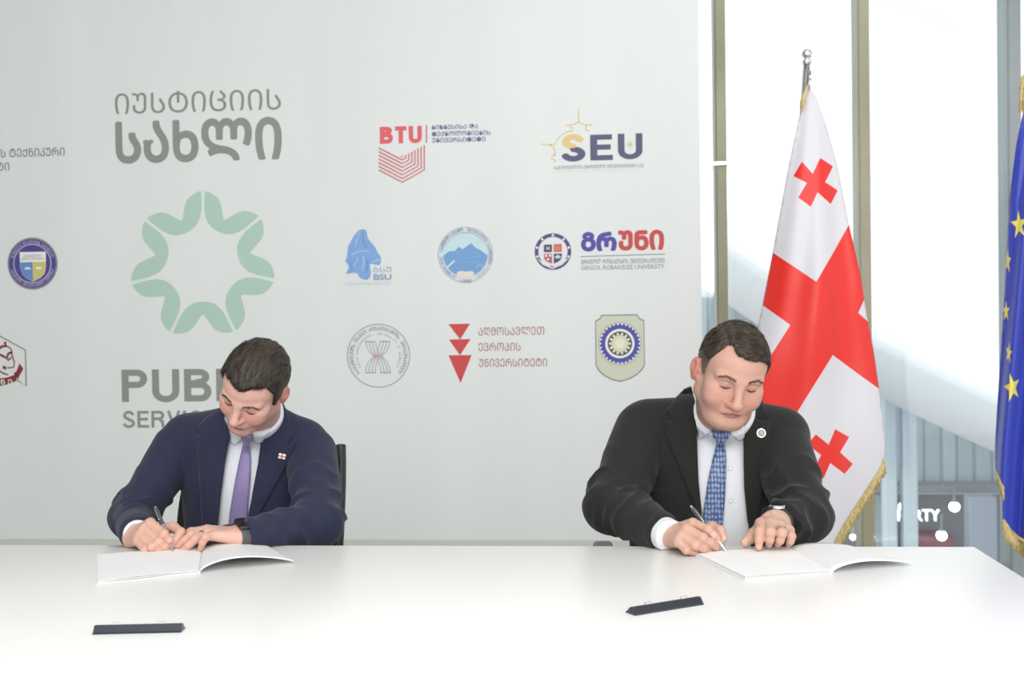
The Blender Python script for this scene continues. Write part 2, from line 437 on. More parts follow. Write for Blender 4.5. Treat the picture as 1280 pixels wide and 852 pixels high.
for k, (x, y, r, Y) in enumerate(((1193, 633, 6.3, 18.5), (1177, 669, 6.3, 18.5), (1128, 633, 5, 18.5), (1066, 671, 4, 11.0))):
    c = P(x, y, Y); R = r/FPX*Y; b = MB(); g = LAMPY if k == 3 else LAMP
    b.lathe([(0.02*R, -R)]+[(R*math.sin(t), -R*math.cos(t)) for t in np.linspace(0.2, 2.94, 14)]+[(0.02*R, R)], g, c, 20)
    root = b.build('globe_lamp', None, True); tag(root, lab[k], 'lamp', 'lamps outside')
    s = MB(); top = 2.6 if k != 3 else 1.0
    s.tube([c+np.array([0, 0, R]), c+np.array([0, 0, R+0.25])], 0.02, GREYM, 8); s.lathe([(R*0.5, 0), (R*0.3, R*0.5), (0.02, R*0.55)], GREYM, c+np.array([0, 0, R*0.86]), 16)
    s.build('lamp_fitting', root)

def strokes2d(segs, r, caps=True):
    out = []; oc = np.array([[math.cos(a), math.sin(a)] for a in np.arange(8)*math.pi/4+0.2])*r
    for a, c in segs:
        a = np.array(a, float); c = np.array(c, float); d = c-a; l = np.linalg.norm(d)
        if l < 1e-9: continue
        q = np.array([-d[1], d[0]])/l*r; out.append(np.array([a-q, c-q, c+q, a+q]))
        if caps: out.append(a+oc)
    return out
def union2d(polys):
    vs = []; fs = []
    for p in polys:
        fs.append(list(range(len(vs), len(vs)+len(p)))); vs += [Vector((float(x), float(y))) for x, y in p]
    r = delaunay_2d_cdt(vs, [], fs, 1, 1e-5)
    return np.array([tuple(q) for q in r[0]]), [list(g) for g, src in zip(r[2], r[5]) if src]     # holes belong to no input polygon
def arc(cx, cy, rx, ry, a0, a1, n=12):
    return [(cx+rx*math.cos(math.radians(a0+(a1-a0)*i/n)), cy+ry*math.sin(math.radians(a0+(a1-a0)*i/n))) for i in range(n+1)]
GLYPH = {   # plain grotesque capitals: width, strokes as centre lines in a box of height 1; stroke half width h is added
    'P': (0.70, lambda h: [[(h, 0), (h, 1)], [(h, 1-h), (0.42, 1-h)]+arc(0.42, 0.715, 0.28-h, 0.285-h, 90, -90)+[(h, 0.43+h)]]),
    'U': (0.74, lambda h: [[(h, 1)]+[(h, 0.33)]+arc(0.37, 0.33, 0.37-h, 0.35-h, 180, 360)+[(0.74-h, 1)]]),
    'B': (0.74, lambda h: [[(h, 0), (h, 1)], [(h, 1-h), (0.42, 1-h)]+arc(0.42, 0.755, 0.26-h*0.9, 0.245-h, 90, -90)+[(h, 0.51)], [(h, 0.51), (0.45, 0.51)]+arc(0.45, 0.255+h*0.5, 0.29-h, 0.255-h*0.5, 90, -90)+[(h, h)]]),
    'L': (0.58, lambda h: [[(h, 1), (h, h)], [(0, h), (0.58, h)]]),
    'I': (0.2, lambda h: [[(0.1, 0), (0.1, 1)]]),
    'C': (0.74, lambda h: [arc(0.39, 0.5, 0.39-h, 0.51-h, 42, 318, 24)]),
    'S': (0.68, lambda h: [arc(0.34, 0.735, 0.31-h, 0.28-h, 12, 265, 18)+arc(0.34, 0.265, 0.34-h, 0.28-h, 85, -172, 18)]),
    'E': (0.64, lambda h: [[(h, 0), (h, 1)], [(0, 1-h), (0.62, 1-h)], [(0, 0.51), (0.58, 0.51)], [(0, h), (0.64, h)]]),
    'R': (0.74, lambda h: [[(h, 0), (h, 1)], [(h, 1-h), (0.42, 1-h)]+arc(0.42, 0.725, 0.29-h, 0.275-h, 90, -90)+[(h, 0.45+h)], [(0.44, 0.47), (0.58, 0.40), (0.62, 0.22), (0.65, 0)]]),
    'V': (0.72, lambda h: [[(h*0.9, 1), (0.36, 0.02)], [(0.36, 0.02), (0.72-h*0.9, 1)]]),
    'H': (0.74, lambda h: [[(h, 0), (h, 1)], [(0.74-h, 0), (0.74-h, 1)], [(h, 0.52), (0.74-h, 0.52)]]),
    'A': (0.74, lambda h: [[(h*0.9, 0), (0.37, 0.98)], [(0.37, 0.98), (0.74-h*0.9, 0)], [(0.17, 0.28), (0.57, 0.28)]]),
    'T': (0.64, lambda h: [[(0.32, 0), (0.32, 1)], [(0, 1-h), (0.64, 1-h)]])}
def caps_mesh(body, h=0.09, gap=0.13):
    x = 0.0; vs = []; fs = []
    for ch in body:
        if ch == ' ': x += 0.3; continue
        w, g = GLYPH[ch]; polys = []
        for pl in g(h):
            sg = list(zip(pl[:-1], pl[1:])); polys += strokes2d(sg, h, False)
            for q in pl[1:-1]: polys.append(np.array(arc(q[0], q[1], h, h, 0, 330, 11)))
        v, f = union2d(polys); o = len(vs); vs += [(q[0]+x, q[1]) for q in v]; fs += [[i+o for i in k] for k in f]; x += w+gap
    return np.array(vs), fs
def text_mesh(body, bold=0.0):
    body = ''.join(chr(ord(ch)-0x10D0+0x1C90) if 0x10D0 <= ord(ch) <= 0x10FA else ch for ch in body)   # even-height capitals
    c = bpy.data.curves.new('txt', 'FONT'); c.body = body; c.resolution_u = 5 if len(body) < 14 else 2
    o = bpy.data.objects.new('txt', c); COL.objects.link(o)
    dg = bpy.context.evaluated_depsgraph_get(); dg.update()
    me = bpy.data.meshes.new_from_object(o.evaluated_get(dg))
    v = np.array([q.co[:2] for q in me.vertices]); f = [list(p.vertices) for p in me.polygons]
    bpy.data.objects.remove(o); bpy.data.curves.remove(c); bpy.data.meshes.remove(me)
    if bold > 0.0145 and len(v):                                             # heavier weight: a stroke along every outline edge, then the union
        seen = {}
        for g in f:
            for i in range(len(g)): seen[(g[i], g[(i+1) % len(g)])] = 1
        st = [(v[a], v[b_]) for (a, b_) in seen if (b_, a) not in seen]
        v, f = union2d([v[g] for g in f]+strokes2d(st, bold))
    return v, f
b = MB(); v, f = text_mesh('PARTY', 0.0); v = v-v.min(0); v = v/v.max(0)
a = P(1123, 651, 18.0); c = P(1175, 637, 18.0)
vs = [(a[0]+q[0]*(c[0]-a[0]), 18.0, a[2]+q[1]*(c[2]-a[2])) for q in v]; N = len(vs)
b.add(vs+[(q[0], q[1]+0.06, q[2]) for q in vs], f+[[i+N for i in g][::-1] for g in f], SIGNW)
tag(b.build('lit_sign'), 'white glowing letters of a sign outside below the facade ledge', 'sign')

# ================================================================ the printed banner
banner = MB(); banner.box((XL, YB, 0.0), (XR, YB+0.004, 3.45), VINYL)
banner = banner.build('backdrop_banner'); tag(banner, 'large pale grey backdrop banner printed with university logos', 'banner')
hm = MB(); hm.box((XL, YB-0.006, float(P(500, 690, YB)[2])), (XR, YB+0.010, float(P(500, 674, YB)[2])), mat('banner_hem', srgb(206, 206, 200), 0.6), 0.003)
hm.build('hem_strip', banner)
fr = MB()
for xx in (XL+0.02, XL+1.6, -0.1, XR-0.02): fr.tube([(xx, YB+0.03, 0.0), (xx, YB+0.03, 3.45)], 0.018, STEEL, 12)
for zz in (0.03, 1.7, 3.43): fr.tube([(XL+0.02, YB+0.03, zz), (XR-0.02, YB+0.03, zz)], 0.016, STEEL, 12)
for xx in (XL+0.5, -0.1, XR-0.12): fr.box((xx-0.02, YB+0.02, 0.0), (xx+0.02, YB+0.32, 0.02), STEEL, 0.004)
fr.build('banner_frame', banner)
INK = {}
def ink(r, g, b):
    k = (r, g, b)
    if k not in INK: INK[k] = mat('ink_%d' % len(INK), srgb(r, g, b), 0.55)
    return INK[k]
class Logo(MB):
    def at(s, px, py, lay): 
        q = P(px, py, YB); q[1] = YB-0.0012-0.0007*lay; return q
    def poly(s, pts, c, lay=0):
        p = [Vector((float(x), float(y))) for x, y in pts]
        r = delaunay_2d_cdt(p, [], [list(range(len(p)))], 1, 1e-5)
        s.add([s.at(v[0], v[1], lay) for v in r[0]], [list(f)[::-1] for f in r[2]], c)
    def ring(s, cx, cy, r1, r0, c, lay=0, n=64, sx=1.0):
        o = s.at(cx, cy, lay); k = YB/FPX; vs = []; fs = []
        for i in range(n):
            a = 2*math.pi*i/n
            for r in (r1, r0): vs.append(o+np.array([math.cos(a)*r*k*sx, 0, math.sin(a)*r*k]))
        for i in range(n):
            j = (i+1) % n; fs.append([2*i, 2*i+1, 2*j+1, 2*j] if r0 > 0 else [2*i, 2*i+1, 2*j])
        s.add(vs, fs, c)
    def line(s, pts, w, c, lay=0):
        k = YB/FPX; q = [s.at(x, y, lay) for x, y in pts]; vs = []; fs = []
        for i, p in enumerate(q):
            d = q[min(i+1, len(q)-1)]-q[max(i-1, 0)]; d = d/np.linalg.norm(d); nn = np.array([-d[2], 0, d[0]])
            vs += [p+nn*w*k/2, p-nn*w*k/2]
        for i in range(len(q)-1): fs.append([2*i, 2*i+1, 2*i+3, 2*i+2])
        s.add(vs, fs, c)
    def text(s, body, x0, x1, y1, y0, c, lay=0, bold=0.0, caps=0.0):
        """bounding box: left x0, right x1, top y1 and bottom y0 (both at the left end)"""
        v, f = caps_mesh(body, caps) if caps else text_mesh(body, bold); v = v-v.min(0); v = v/v.max(0)
        o = s.at(x0, y0, lay); h = s.at(x0, y1, lay)[2]-o[2]; w = P(x1, y0, YB)[0]-o[0]
        vs = [o+np.array([q[0]*w, 0, q[1]*h]) for q in v]
        s.add(vs, f, c); return len(s.mi)-len(f)
    def ring_text(s, body, cx, cy, r, hpx, a0, a1, c, lay=0, bold=0.01):
        k = YB/FPX; o = s.at(cx, cy, lay); n = len(body)
        for i, ch in enumerate(body):
            if ch == ' ': continue
            a = math.radians(a0+(a1-a0)*(i+0.5)/n); v, f = text_mesh(ch)
            if not len(v): continue
            v = (v-[(v[:, 0].min()+v[:, 0].max())/2, 0])*hpx*k/0.75
            inv = a1 > a0                                           # counter-clockwise: read along the bottom
            up = np.array([math.cos(a), 0, math.sin(a)])*(-1 if inv else 1); rt = np.array([up[2], 0, -up[0]])
            base = o+np.array([math.cos(a), 0, math.sin(a)])*(r+(hpx if inv else 0))*k
            s.add([base+rt*q[0]+up*q[1] for q in v], f, c)
    def done(s, name, label=None):
        o = s.build(name); keep(o, banner)
        if label: o['label'] = label
        return o
GR = ink(141, 145, 139); MINT = ink(176, 205, 190); NAVY = ink(86, 84, 116); GOLD = ink(224, 196, 134); REDI = ink(222, 96, 104)
L = Logo(); L.text('იუსტიციის', 144, 351.5, 116, 143, GR, 0, 0.012); L.text('სახლი', 145, 352.8, 151.5, 205, GR, 0, 0.03); L.done('printed_lettering', 'large grey lettering in two lines')
L = Logo(); cx, cy = 253.7, 331
half = [(24.3, 92.5), (21.5, 91.6), (18, 89.5), (14, 86.5), (11, 82.5), (8.5, 77.5), (5.5, 70.5), (2.5, 64.5), (0, 61.5)]
inner = [(24.4, 80), (24.2, 70), (22.5, 60), (19, 53.5), (14, 49), (8, 46.7), (0, 45.8)]
for i in range(7):
    mid = 90-360/7/2-i*360/7; pts = []
    for d, r in half: pts.append((mid+d, r))
    for d, r in half[::-1][1:]: pts.append((mid-d, r))
    for d, r in inner[:-1]: pts.append((mid-d, r))
    for d, r in inner[::-1]: pts.append((mid+d, r))
    L.poly([(cx+r*math.cos(math.radians(a))*0.985, cy-r*math.sin(math.radians(a))+0.02*(cx-(cx+r*math.cos(math.radians(a))))) for a, r in pts], MINT)
L.done('printed_emblem', 'mint ring of seven heart-shaped leaf pairs')
L = Logo(); L.text('PUBLIC', 152.7, 351, 461.5, 503, GR, 0, caps=0.096); L.text('SERVICE HALL', 153.8, 351, 513, 535, GR, 0, caps=0.082); L.done('printed_lettering', 'large grey capital lettering below the mint ring')
DK = ink(96, 104, 110)
L = Logo(); L.text('ქართულის ტექნიკური', -62, 81, 187.5, 198.5, DK, 0, 0.012); L.text('უნივერსიტეტი', -82, 12, 205, 215.5, DK, 0, 0.012); L.done('printed_lettering', 'small dark lettering at the left edge')
# purple round crest with shield
PU = ink(78, 66, 140); PG = ink(140, 138, 146); LV = ink(196, 192, 214); SB = ink(104, 140, 196); SY = ink(206, 196, 116); WH = ink(236, 238, 238)
L = Logo(); cx, cy = 40.8, 329.3
L.ring(cx, cy, 33.8, 0, PG); L.ring(cx, cy, 31.4, 0, PU, 1); L.ring(cx, cy, 25.6, 24.4, LV, 2)
L.ring_text('SCIENTIFIC EDUCATIONAL UNIVERSITY', cx, cy, 26.6, 3.6, 165, 15, LV, 2, 0.02); L.ring_text('სასწავლო უნივერსიტეტი თბილისი', cx, cy, 26.4, 3.6, 195, 345, LV, 2, 0.02)
sc = 80/757
sh = lambda pts: [(x*sc, 285+y*sc) for x, y in pts]
L.poly(sh([(235, 285), (545, 278), (545, 470), (530, 540), (480, 590), (395, 632), (310, 590), (265, 540), (243, 470)]), WH, 2)
L.poly(sh([(243, 405), (388, 402), (395, 628), (312, 588), (268, 538), (246, 470)]), SB, 3); L.poly(sh([(388, 402), (542, 398), (541, 470), (527, 538), (478, 588), (395, 628)]), SY, 3)
L.poly(sh([(300, 470), (330, 460), (365, 470), (365, 492), (330, 484), (300, 492)]), WH, 4); L.poly(sh([(430, 455), (465, 462), (495, 455), (495, 482), (465, 490), (430, 482)]), WH, 4)
L.text('UNIVERSITY', 30, 52, 318.5, 321.5, ink(150, 150, 120), 4); L.text('EDUCATION', 28, 54.5, 322.2, 325, ink(150, 150, 120), 4)
L.done('printed_emblem', 'purple round crest with a shield')
# dark red emblem cut by the picture's left edge
DR = ink(130, 44, 46); G2 = ink(132, 134, 134)
L = Logo(); sc = 40/426; q = lambda pts: [(x*sc, 410+y*sc) for x, y in pts]
L.line(q([(-330, 300), (0, 95), (10, 110), (340, 292), (350, 770), (236, 692)]), 1.7, G2); L.line(q([(-330, 300), (-330, 770), (-230, 700)]), 1.7, G2)
L.poly(q([(-230, 690), (-100, 668), (0, 668), (100, 655), (222, 612), (222, 700), (110, 745), (0, 768), (-120, 770), (-230, 740)]), DR, 1)
L.poly(q([(222, 640), (180, 600), (222, 575), (262, 465), (312, 540), (270, 615), (236, 690)]), DR, 1); L.poly(q([(-230, 690), (-300, 600), (-270, 470), (-210, 590)]), DR, 1)
L.text('ა ნ ე', -8, 15.5, 474, 480.5, WH, 2, 0.02)
for w, pts in ((3.4, [(70, 180), (75, 240), (30, 240), (0, 270)]), (1.6, [(75, 230), (140, 265), (158, 300), (165, 370), (195, 450), (185, 520), (100, 530)]), (3.2, [(0, 350), (40, 370), (95, 400), (110, 340), (160, 320)]), (2.2, [(95, 400), (110, 430), (150, 390)]), (4.2, [(40, 515), (75, 530), (60, 545)]), (2.0, [(0, 570), (50, 600), (110, 620)]), (2.4, [(-90, 200), (-40, 250), (0, 270)]), (2.4, [(-160, 330), (-100, 420), (-40, 400)]), (2, [(-180, 480), (-100, 560), (0, 575)])):
    L.line(q(pts), w, DR, 1)
L.done('printed_emblem', 'grey hexagon outline with a dark red ribbon')
# red lettering and chevron
L = Logo(); sc = 180/1280; q = lambda pts: [(460+x*sc, 130+y*sc) for x, y in pts]
L.text('BTU', 475, 527.5, 158.6, 180.2, REDI, 0, caps=0.125); L.line(q([(520, 186), (520, 346)]), 1.6, ink(196, 100, 110))
for i in range(7):
    xr = 335+27.5*i; yv = 497+33*i; L.line(q([(95, 390+32.5*i), (305, yv), (xr, yv-(xr-305)*0.56), (xr, 452-14.5*i)]), 1.75, ink(208, 104, 112))
L.poly(q([(290, 466), (303, 458), (314, 466), (303, 476)]), REDI)
IN = ink(104, 108, 152)
L.text('ბიზნესისა და', 539.7, 597.5, 156.3, 162.2, IN, 0, 0.018); L.text('ტექნოლოგიების', 539.9, 613.3, 164.4, 170.6, IN, 0, 0.018); L.text('უნივერსიტეტი', 540, 607, 172.2, 178.4, IN, 0, 0.018)
L.done('printed_logo', 'coral lettering over a striped chevron')
# gold and navy lettering
L = Logo(); q = lambda pts: [(660+x*sc, 130+y*sc) for x, y in pts]
v, f = caps_mesh('S', 0.105); bm = bmesh.new(); bv = [bm.verts.new((x, y, 0)) for x, y in v]
for g in f: bm.faces.new([bv[i] for i in g])
vm = v.min(0); vM = v.max(0)
bmesh.ops.bisect_plane(bm, geom=bm.verts[:]+bm.edges[:]+bm.faces[:], plane_co=((vm[0]+vM[0])*0.5, vm[1]+(vM[1]-vm[1])*0.50, 0), plane_no=(-0.25, 1, 0))
bm.verts.index_update(); vv = np.array([w.co[:2] for w in bm.verts])
o = L.at(702, 202.3, 0); w_ = P(732, 202, YB)[0]-o[0]; h_ = L.at(702, 168, 0)[2]-o[2]; nn = (vv-vm)/(vM-vm)
for top in (True, False):
    fs = [[w.index for w in g.verts] for g in bm.faces if ((g.calc_center_median().y-(vm[1]+(vM[1]-vm[1])*0.50)) > 0.25*(g.calc_center_median().x-((vm[0]+vM[0])*0.5))) == top]
    L.add([o+np.array([a[0]*w_, 0, a[1]*h_]) for a in nn], fs, GOLD if top else NAVY)
bm.free()
L.text('E', 738, 766.2, 168.5, 200.6, NAVY, 0, caps=0.1); L.text('U', 772.6, 803.3, 167.2, 199.4, NAVY, 0, caps=0.1)
for pts in ([(118, 355), (180, 362), (240, 358), (258, 315), (318, 262), (352, 245), (396, 240), (398, 215), (378, 205), (382, 190), (340, 188)], [(382, 188), (410, 180), (450, 158), (490, 178), (520, 187), (570, 183)], [(522, 190), (512, 215), (518, 235), (548, 238)], [(196, 362), (225, 385), (238, 410), (240, 462)], [(240, 452), (212, 460), (214, 490), (240, 494), (240, 522)], [(450, 45), (450, 158)]):
    L.line(q(pts), 1.4, GOLD)
L.ring(787.8, 180.5, 4.2, 0, ink(220, 214, 196)); L.ring(787.8, 180.5, 2.0, 0, ink(206, 186, 150), 1)
L.text('საქართველოს ეროვნული უნივერსიტეტი სეუ', 692.5, 804.5, 207, 211.6, ink(116, 120, 140), 0, 0.01); L.text('GEORGIAN NATIONAL UNIVERSITY SEU', 693.5, 800, 213, 216, ink(222, 216, 200))
L.done('printed_logo', 'gold and navy lettering with a gold spire outline')
# blue bust silhouette
BL = ink(126, 168, 220); BD = ink(104, 146, 206); BLL = ink(158, 190, 228)
L = Logo(); sc = 75/799; q = lambda pts: [(425+x*sc, 280+y*sc) for x, y in pts]
L.poly(smooth_poly(q([(245, 85), (300, 62), (345, 75), (360, 110), (365, 180), (415, 245), (475, 315), (500, 380), (545, 430), (545, 500), (530, 548), (470, 540), (400, 520), (395, 560), (415, 640), (400, 710), (370, 742), (320, 740), (260, 710), (235, 655), (190, 645), (130, 655), (75, 665), (110, 600), (120, 560), (100, 530), (68, 490), (95, 440), (100, 360), (110, 290), (150, 220), (190, 150)]), 1.2, 2), BL)
for w, pts in ((1.8, [(200, 300), (230, 200), (260, 110)]), (2.2, [(150, 420), (200, 380), (280, 360), (380, 360)]), (2.4, [(300, 600), (320, 520), (310, 430)]), (2.2, [(420, 500), (480, 490), (530, 470)]), (1.6, [(180, 560), (220, 500), (230, 440)])): L.line(q(pts), w, BLL, 1)
for w, pts in ((1.4, [(300, 110), (310, 230), (360, 320)]), (1.3, [(130, 500), (160, 560), (150, 620)]), (1.6, [(350, 640), (370, 560), (360, 460)])): L.line(q(pts), w, BD, 1)
L.text('ბსუ', 466.5, 489.5, 333.5, 340.5, ink(168, 184, 208), 1, 0.015); L.text('BSU', 467, 489.5, 342.6, 350, ink(142, 160, 192), 1, 0.03)
L.text('ბათუმის სახელმწიფო უნივერსიტეტი', 431, 489.8, 353, 356.5, ink(196, 208, 216))
L.done('printed_logo', 'sky-blue bust silhouette with small lettering')
# mountain emblem
L = Logo(); cx, cy = 582, 318.2; sc = 0.1; q = lambda pts: [(540+x*85/852, 275+y*85/852) for x, y in pts]
GB = ink(172, 182, 200); L.ring(cx, cy, 35, 0, ink(214, 222, 230)); L.ring(cx, cy, 35, 34, GB, 1); L.ring(cx, cy, 28.3, 27.5, ink(200, 214, 226), 1)
L.ring(cx, cy-0.5, 27.5, 0, ink(196, 222, 230), 1)
mt = [(145, 445), (215, 390), (285, 388), (335, 335), (385, 365), (490, 288), (545, 345), (600, 372), (695, 440)]
arc = [(420+278*math.cos(math.radians(a)), 428+278*math.sin(math.radians(a))) for a in range(4, 177, 6)]
L.poly(q(mt+arc), ink(114, 160, 212), 2)
L.poly(q([(315, 650), (365, 636), (425, 645), (480, 636), (525, 645), (525, 705), (425, 718), (312, 710)]), ink(228, 220, 208), 3)
L.line(q([(195, 590), (285, 505)]), 2, ink(214, 230, 240), 3); L.line(q([(560, 590), (600, 550), (640, 590)]), 2, ink(160, 182, 224), 3); L.line(q([(440, 470), (600, 455)]), 0.8, ink(140, 176, 220), 3); L.line(q([(360, 535), (560, 515)]), 0.8, ink(140, 176, 220), 3)
L.ring_text('სახელმწიფო სასწავლო', cx, cy, 29.6, 3.8, 172, 96, ink(112, 126, 156), 2, 0.02); L.ring_text('უნივერსიტეტი საქართველო', cx, cy, 29.6, 3.8, 86, -20, ink(112, 126, 156), 2, 0.02); L.ring_text('STATE UNIVERSITY', cx, cy, 29.4, 3.6, 184, 245, ink(112, 126, 156), 2, 0.02); L.ring_text('GEORGIA', cx, cy, 29.4, 3.6, 295, 340, ink(150, 164, 186), 2, 0.02)
L.text('1990', 576.5, 589.5, 349.2, 354, ink(130, 134, 150), 2, 0.01)
L.done('printed_emblem', 'round emblem with a blue mountain')
# crest and red and indigo lettering
L = Logo(); sc = 60/852; q = lambda pts: [(660+x*sc, 285+y*sc) for x, y in pts]; cx, cy = 691.2, 314.3
CP = ink(82, 68, 126); CR = ink(198, 104, 86); CD = ink(70, 66, 98)
L.ring(cx, cy, 22.8, 0, CP); L.ring(cx, cy+0.0, 18.2, 0, ink(226, 226, 230), 1); L.poly(q([(150, 530), (260, 650), (430, 725), (610, 650), (730, 530), (650, 560), (430, 700), (230, 580)]), ink(220, 224, 230), 2)
for a in (90, 131, 49, 166, 14, 198, -18): L.ring(cx+20.4*math.cos(math.radians(a)), cy-20.4*math.sin(math.radians(a)), 1.5, 0, WH, 2, 12)
L.poly(q([(282, 295), (425, 290), (425, 425), (282, 428)]), CD, 3); L.poly(q([(458, 288), (600, 280), (600, 422), (458, 425)]), CR, 3); L.poly(q([(285, 460), (425, 455), (425, 632), (330, 590), (288, 545)]), ink(178, 84, 66), 3); L.poly(q([(458, 455), (605, 450), (595, 540), (550, 590), (458, 632)]), CD, 3)
for p_ in ((325, 492), (393, 490), (358, 553)): x_, y_ = q([p_])[0]; L.ring(x_, y_, 1.5, 0, WH, 4, 12)
L.poly(q([(325, 315), (350, 355), (385, 315), (385, 395), (350, 370), (325, 395)]), ink(180, 190, 214), 4); L.poly(q([(465, 520), (530, 468), (595, 515), (530, 545)]), ink(196, 208, 220), 4); L.poly(q([(490, 320), (570, 315), (570, 395), (490, 398)]), ink(214, 124, 100), 4)
L.text('გრ', 726.3, 771, 290, 314.5, ink(82, 66, 158), 0, 0.05); L.text('უნი', 773, 830.3, 287.8, 313.4, ink(196, 66, 66), 0, 0.05)
L.line([(726, 320.6), (831.5, 317.4)], 0.9, ink(120, 110, 130))
L.text('გრიგოლ რობაქიძის უნივერსიტეტი', 726.5, 830.8, 324, 330.2, ink(108, 104, 130), 0, 0.012); L.text('GRIGOL ROBAKIDZE UNIVERSITY', 726.8, 830.5, 332, 337.4, ink(126, 126, 142), 0, 0.008)
L.done('printed_logo', 'quartered crest with indigo and red lettering')
# round line emblem with crossed bundle
L = Logo(); cx, cy = 473.2, 444.4; sc = 110/852; q = lambda pts: [(420+x*sc, 390+y*sc) for x, y in pts]; GL = ink(146, 152, 164); GD = ink(122, 128, 138)
L.ring(cx, cy, 40.4, 39.3, GL)
L.ring_text('საქართველოს დავით აღმაშენებლის უნივერსიტეტი', cx, cy, 32.4, 4.9, 222, -42, GD, 0, 0.03); L.ring_text('DAVID AGMASHENEBELI UNIVERSITY OF GEORGIA', cx, cy, 26.4, 3.0, 212, -32, GL, 0, 0.01)
for i in range(4):
    xa = 290+30*i; xb = 520-30*i; e = 1-i*0.06
    L.line(q([(xa, 285), (xa+6+2*i, 330), (xa+32-3*i, 380), (370+9*i, 425)]), 0.8, GL); L.line(q([(xb, 283), (xb-6-2*i, 330), (xb-32+3*i, 380), (440-9*i, 425)]), 0.8, GL)
    L.line(q([(xa, 585), (xa+4, 530), (xa+28-3*i, 480), (370+9*i, 425)]), 0.8, GL); L.line(q([(xb+8, 585), (xb, 530), (xb-28+3*i, 480), (440-9*i, 425)]), 0.8, GL)
for x0, x1, y in ((285, 382, 285), (425, 525, 283), (285, 385, 586), (430, 532, 586)): L.line(q([(x0, y), (x1, y)]), 1.1, GL)
L.poly(q([(400, 395), (430, 440), (405, 430), (370, 442), (392, 420)]), ink(232, 150, 140), 1)
L.done('printed_emblem', 'thin grey round emblem with a crossed sheaf of lines')
# red triangles
L = Logo(); q = lambda pts: [(540+x/8, 390+y/8) for x, y in pts]; RT = ink(204, 68, 66); BR = ink(166, 104, 98)
for t in ([(165, 120), (380, 115), (282, 272)], [(170, 273), (386, 269), (280, 430)], [(165, 431), (397, 428), (286, 708)]): L.poly(q(t), RT)
L.text('აღმოსავლეთ', 598, 680.5, 409, 419.3, BR, 0, 0.004); L.text('ევროპის', 598.3, 650.8, 428.5, 438.7, BR, 0, 0.004); L.text('უნივერსიტეტი', 598.8, 684, 448, 458.6, BR, 0, 0.004)
L.done('printed_logo', 'three stacked red triangles beside brown lettering')
# shield with gear
L = Logo(); sc = 110/852; q = lambda pts: [(720+x*sc, 380+y*sc) for x, y in pts]
pts = [(245, 103), (595, 97), (610, 125), (630, 143), (660, 152), (667, 590), (642, 635), (592, 685), (522, 725), (432, 752), (350, 735), (270, 692), (215, 642), (190, 592), (185, 158), (215, 145), (236, 125)]
L.poly(q(pts), ink(128, 130, 126)); c0 = np.array([428, 420]); L.poly(q([tuple(c0+(np.array(p)-c0)*0.965) for p in pts]), ink(203, 207, 188), 1)
cx, cy = q([(425, 381)])[0]; BLU = ink(72, 72, 162)
L.ring(cx, cy, 27.2, 26.4, ink(180, 184, 172), 2); L.ring(cx, cy, 25.0, 18.2, BLU, 3); L.ring(cx, cy, 18.2, 0, ink(232, 234, 236), 3); L.ring(cx, cy, 15.2, 10.5, ink(84, 84, 66), 4); L.ring(cx, cy, 10.8, 0, ink(214, 216, 186), 4); L.ring(cx, cy, 6, 0, ink(228, 230, 206), 5)
for i in range(30):
    a = 2*math.pi*i/30; L.ring(cx+24.2*math.cos(a), cy+24.2*math.sin(a), 1.15, 0, WH, 5, 10)
for i in range(14):
    a = 2*math.pi*i/14; L.ring(cx+12.2*math.cos(a), cy+12.2*math.sin(a), 1.5, 0, WH, 5, 10)
L.done('printed_emblem', 'beige shield with a blue gear wheel')

# ================================================================ table
XT = float(T(1218, 683)[0])
tb = empty('conference_table', (0.0, 1.85, 0.0)); tag(tb, 'long white laminate table spanning the foreground', 'table')
b = MB(); b.box((-2.2, 1.22, 0.712), (XT, TAB_Y, 0.74), LAMINATE, 0.002); keep(b.build('tabletop', auto=40), tb)
for (x, y) in ((-2.12, 1.30), (XT-0.08, 1.30), (-2.12, TAB_Y-0.08), (XT-0.08, TAB_Y-0.08)):
    b = MB(); b.box((x-0.03, y-0.03, 0.0), (x+0.03, y+0.03, 0.712), WHITE_PAINT, 0.004); keep(b.build('leg', auto=40), tb)
b = MB(); b.box((-2.09, 1.27, 0.64), (XT-0.11, 1.30, 0.712), WHITE_PAINT, 0.003); b.box((-2.09, TAB_Y-0.1, 0.64), (XT-0.11, TAB_Y-0.07, 0.712), WHITE_PAINT, 0.003); keep(b.build('apron', auto=40), tb)

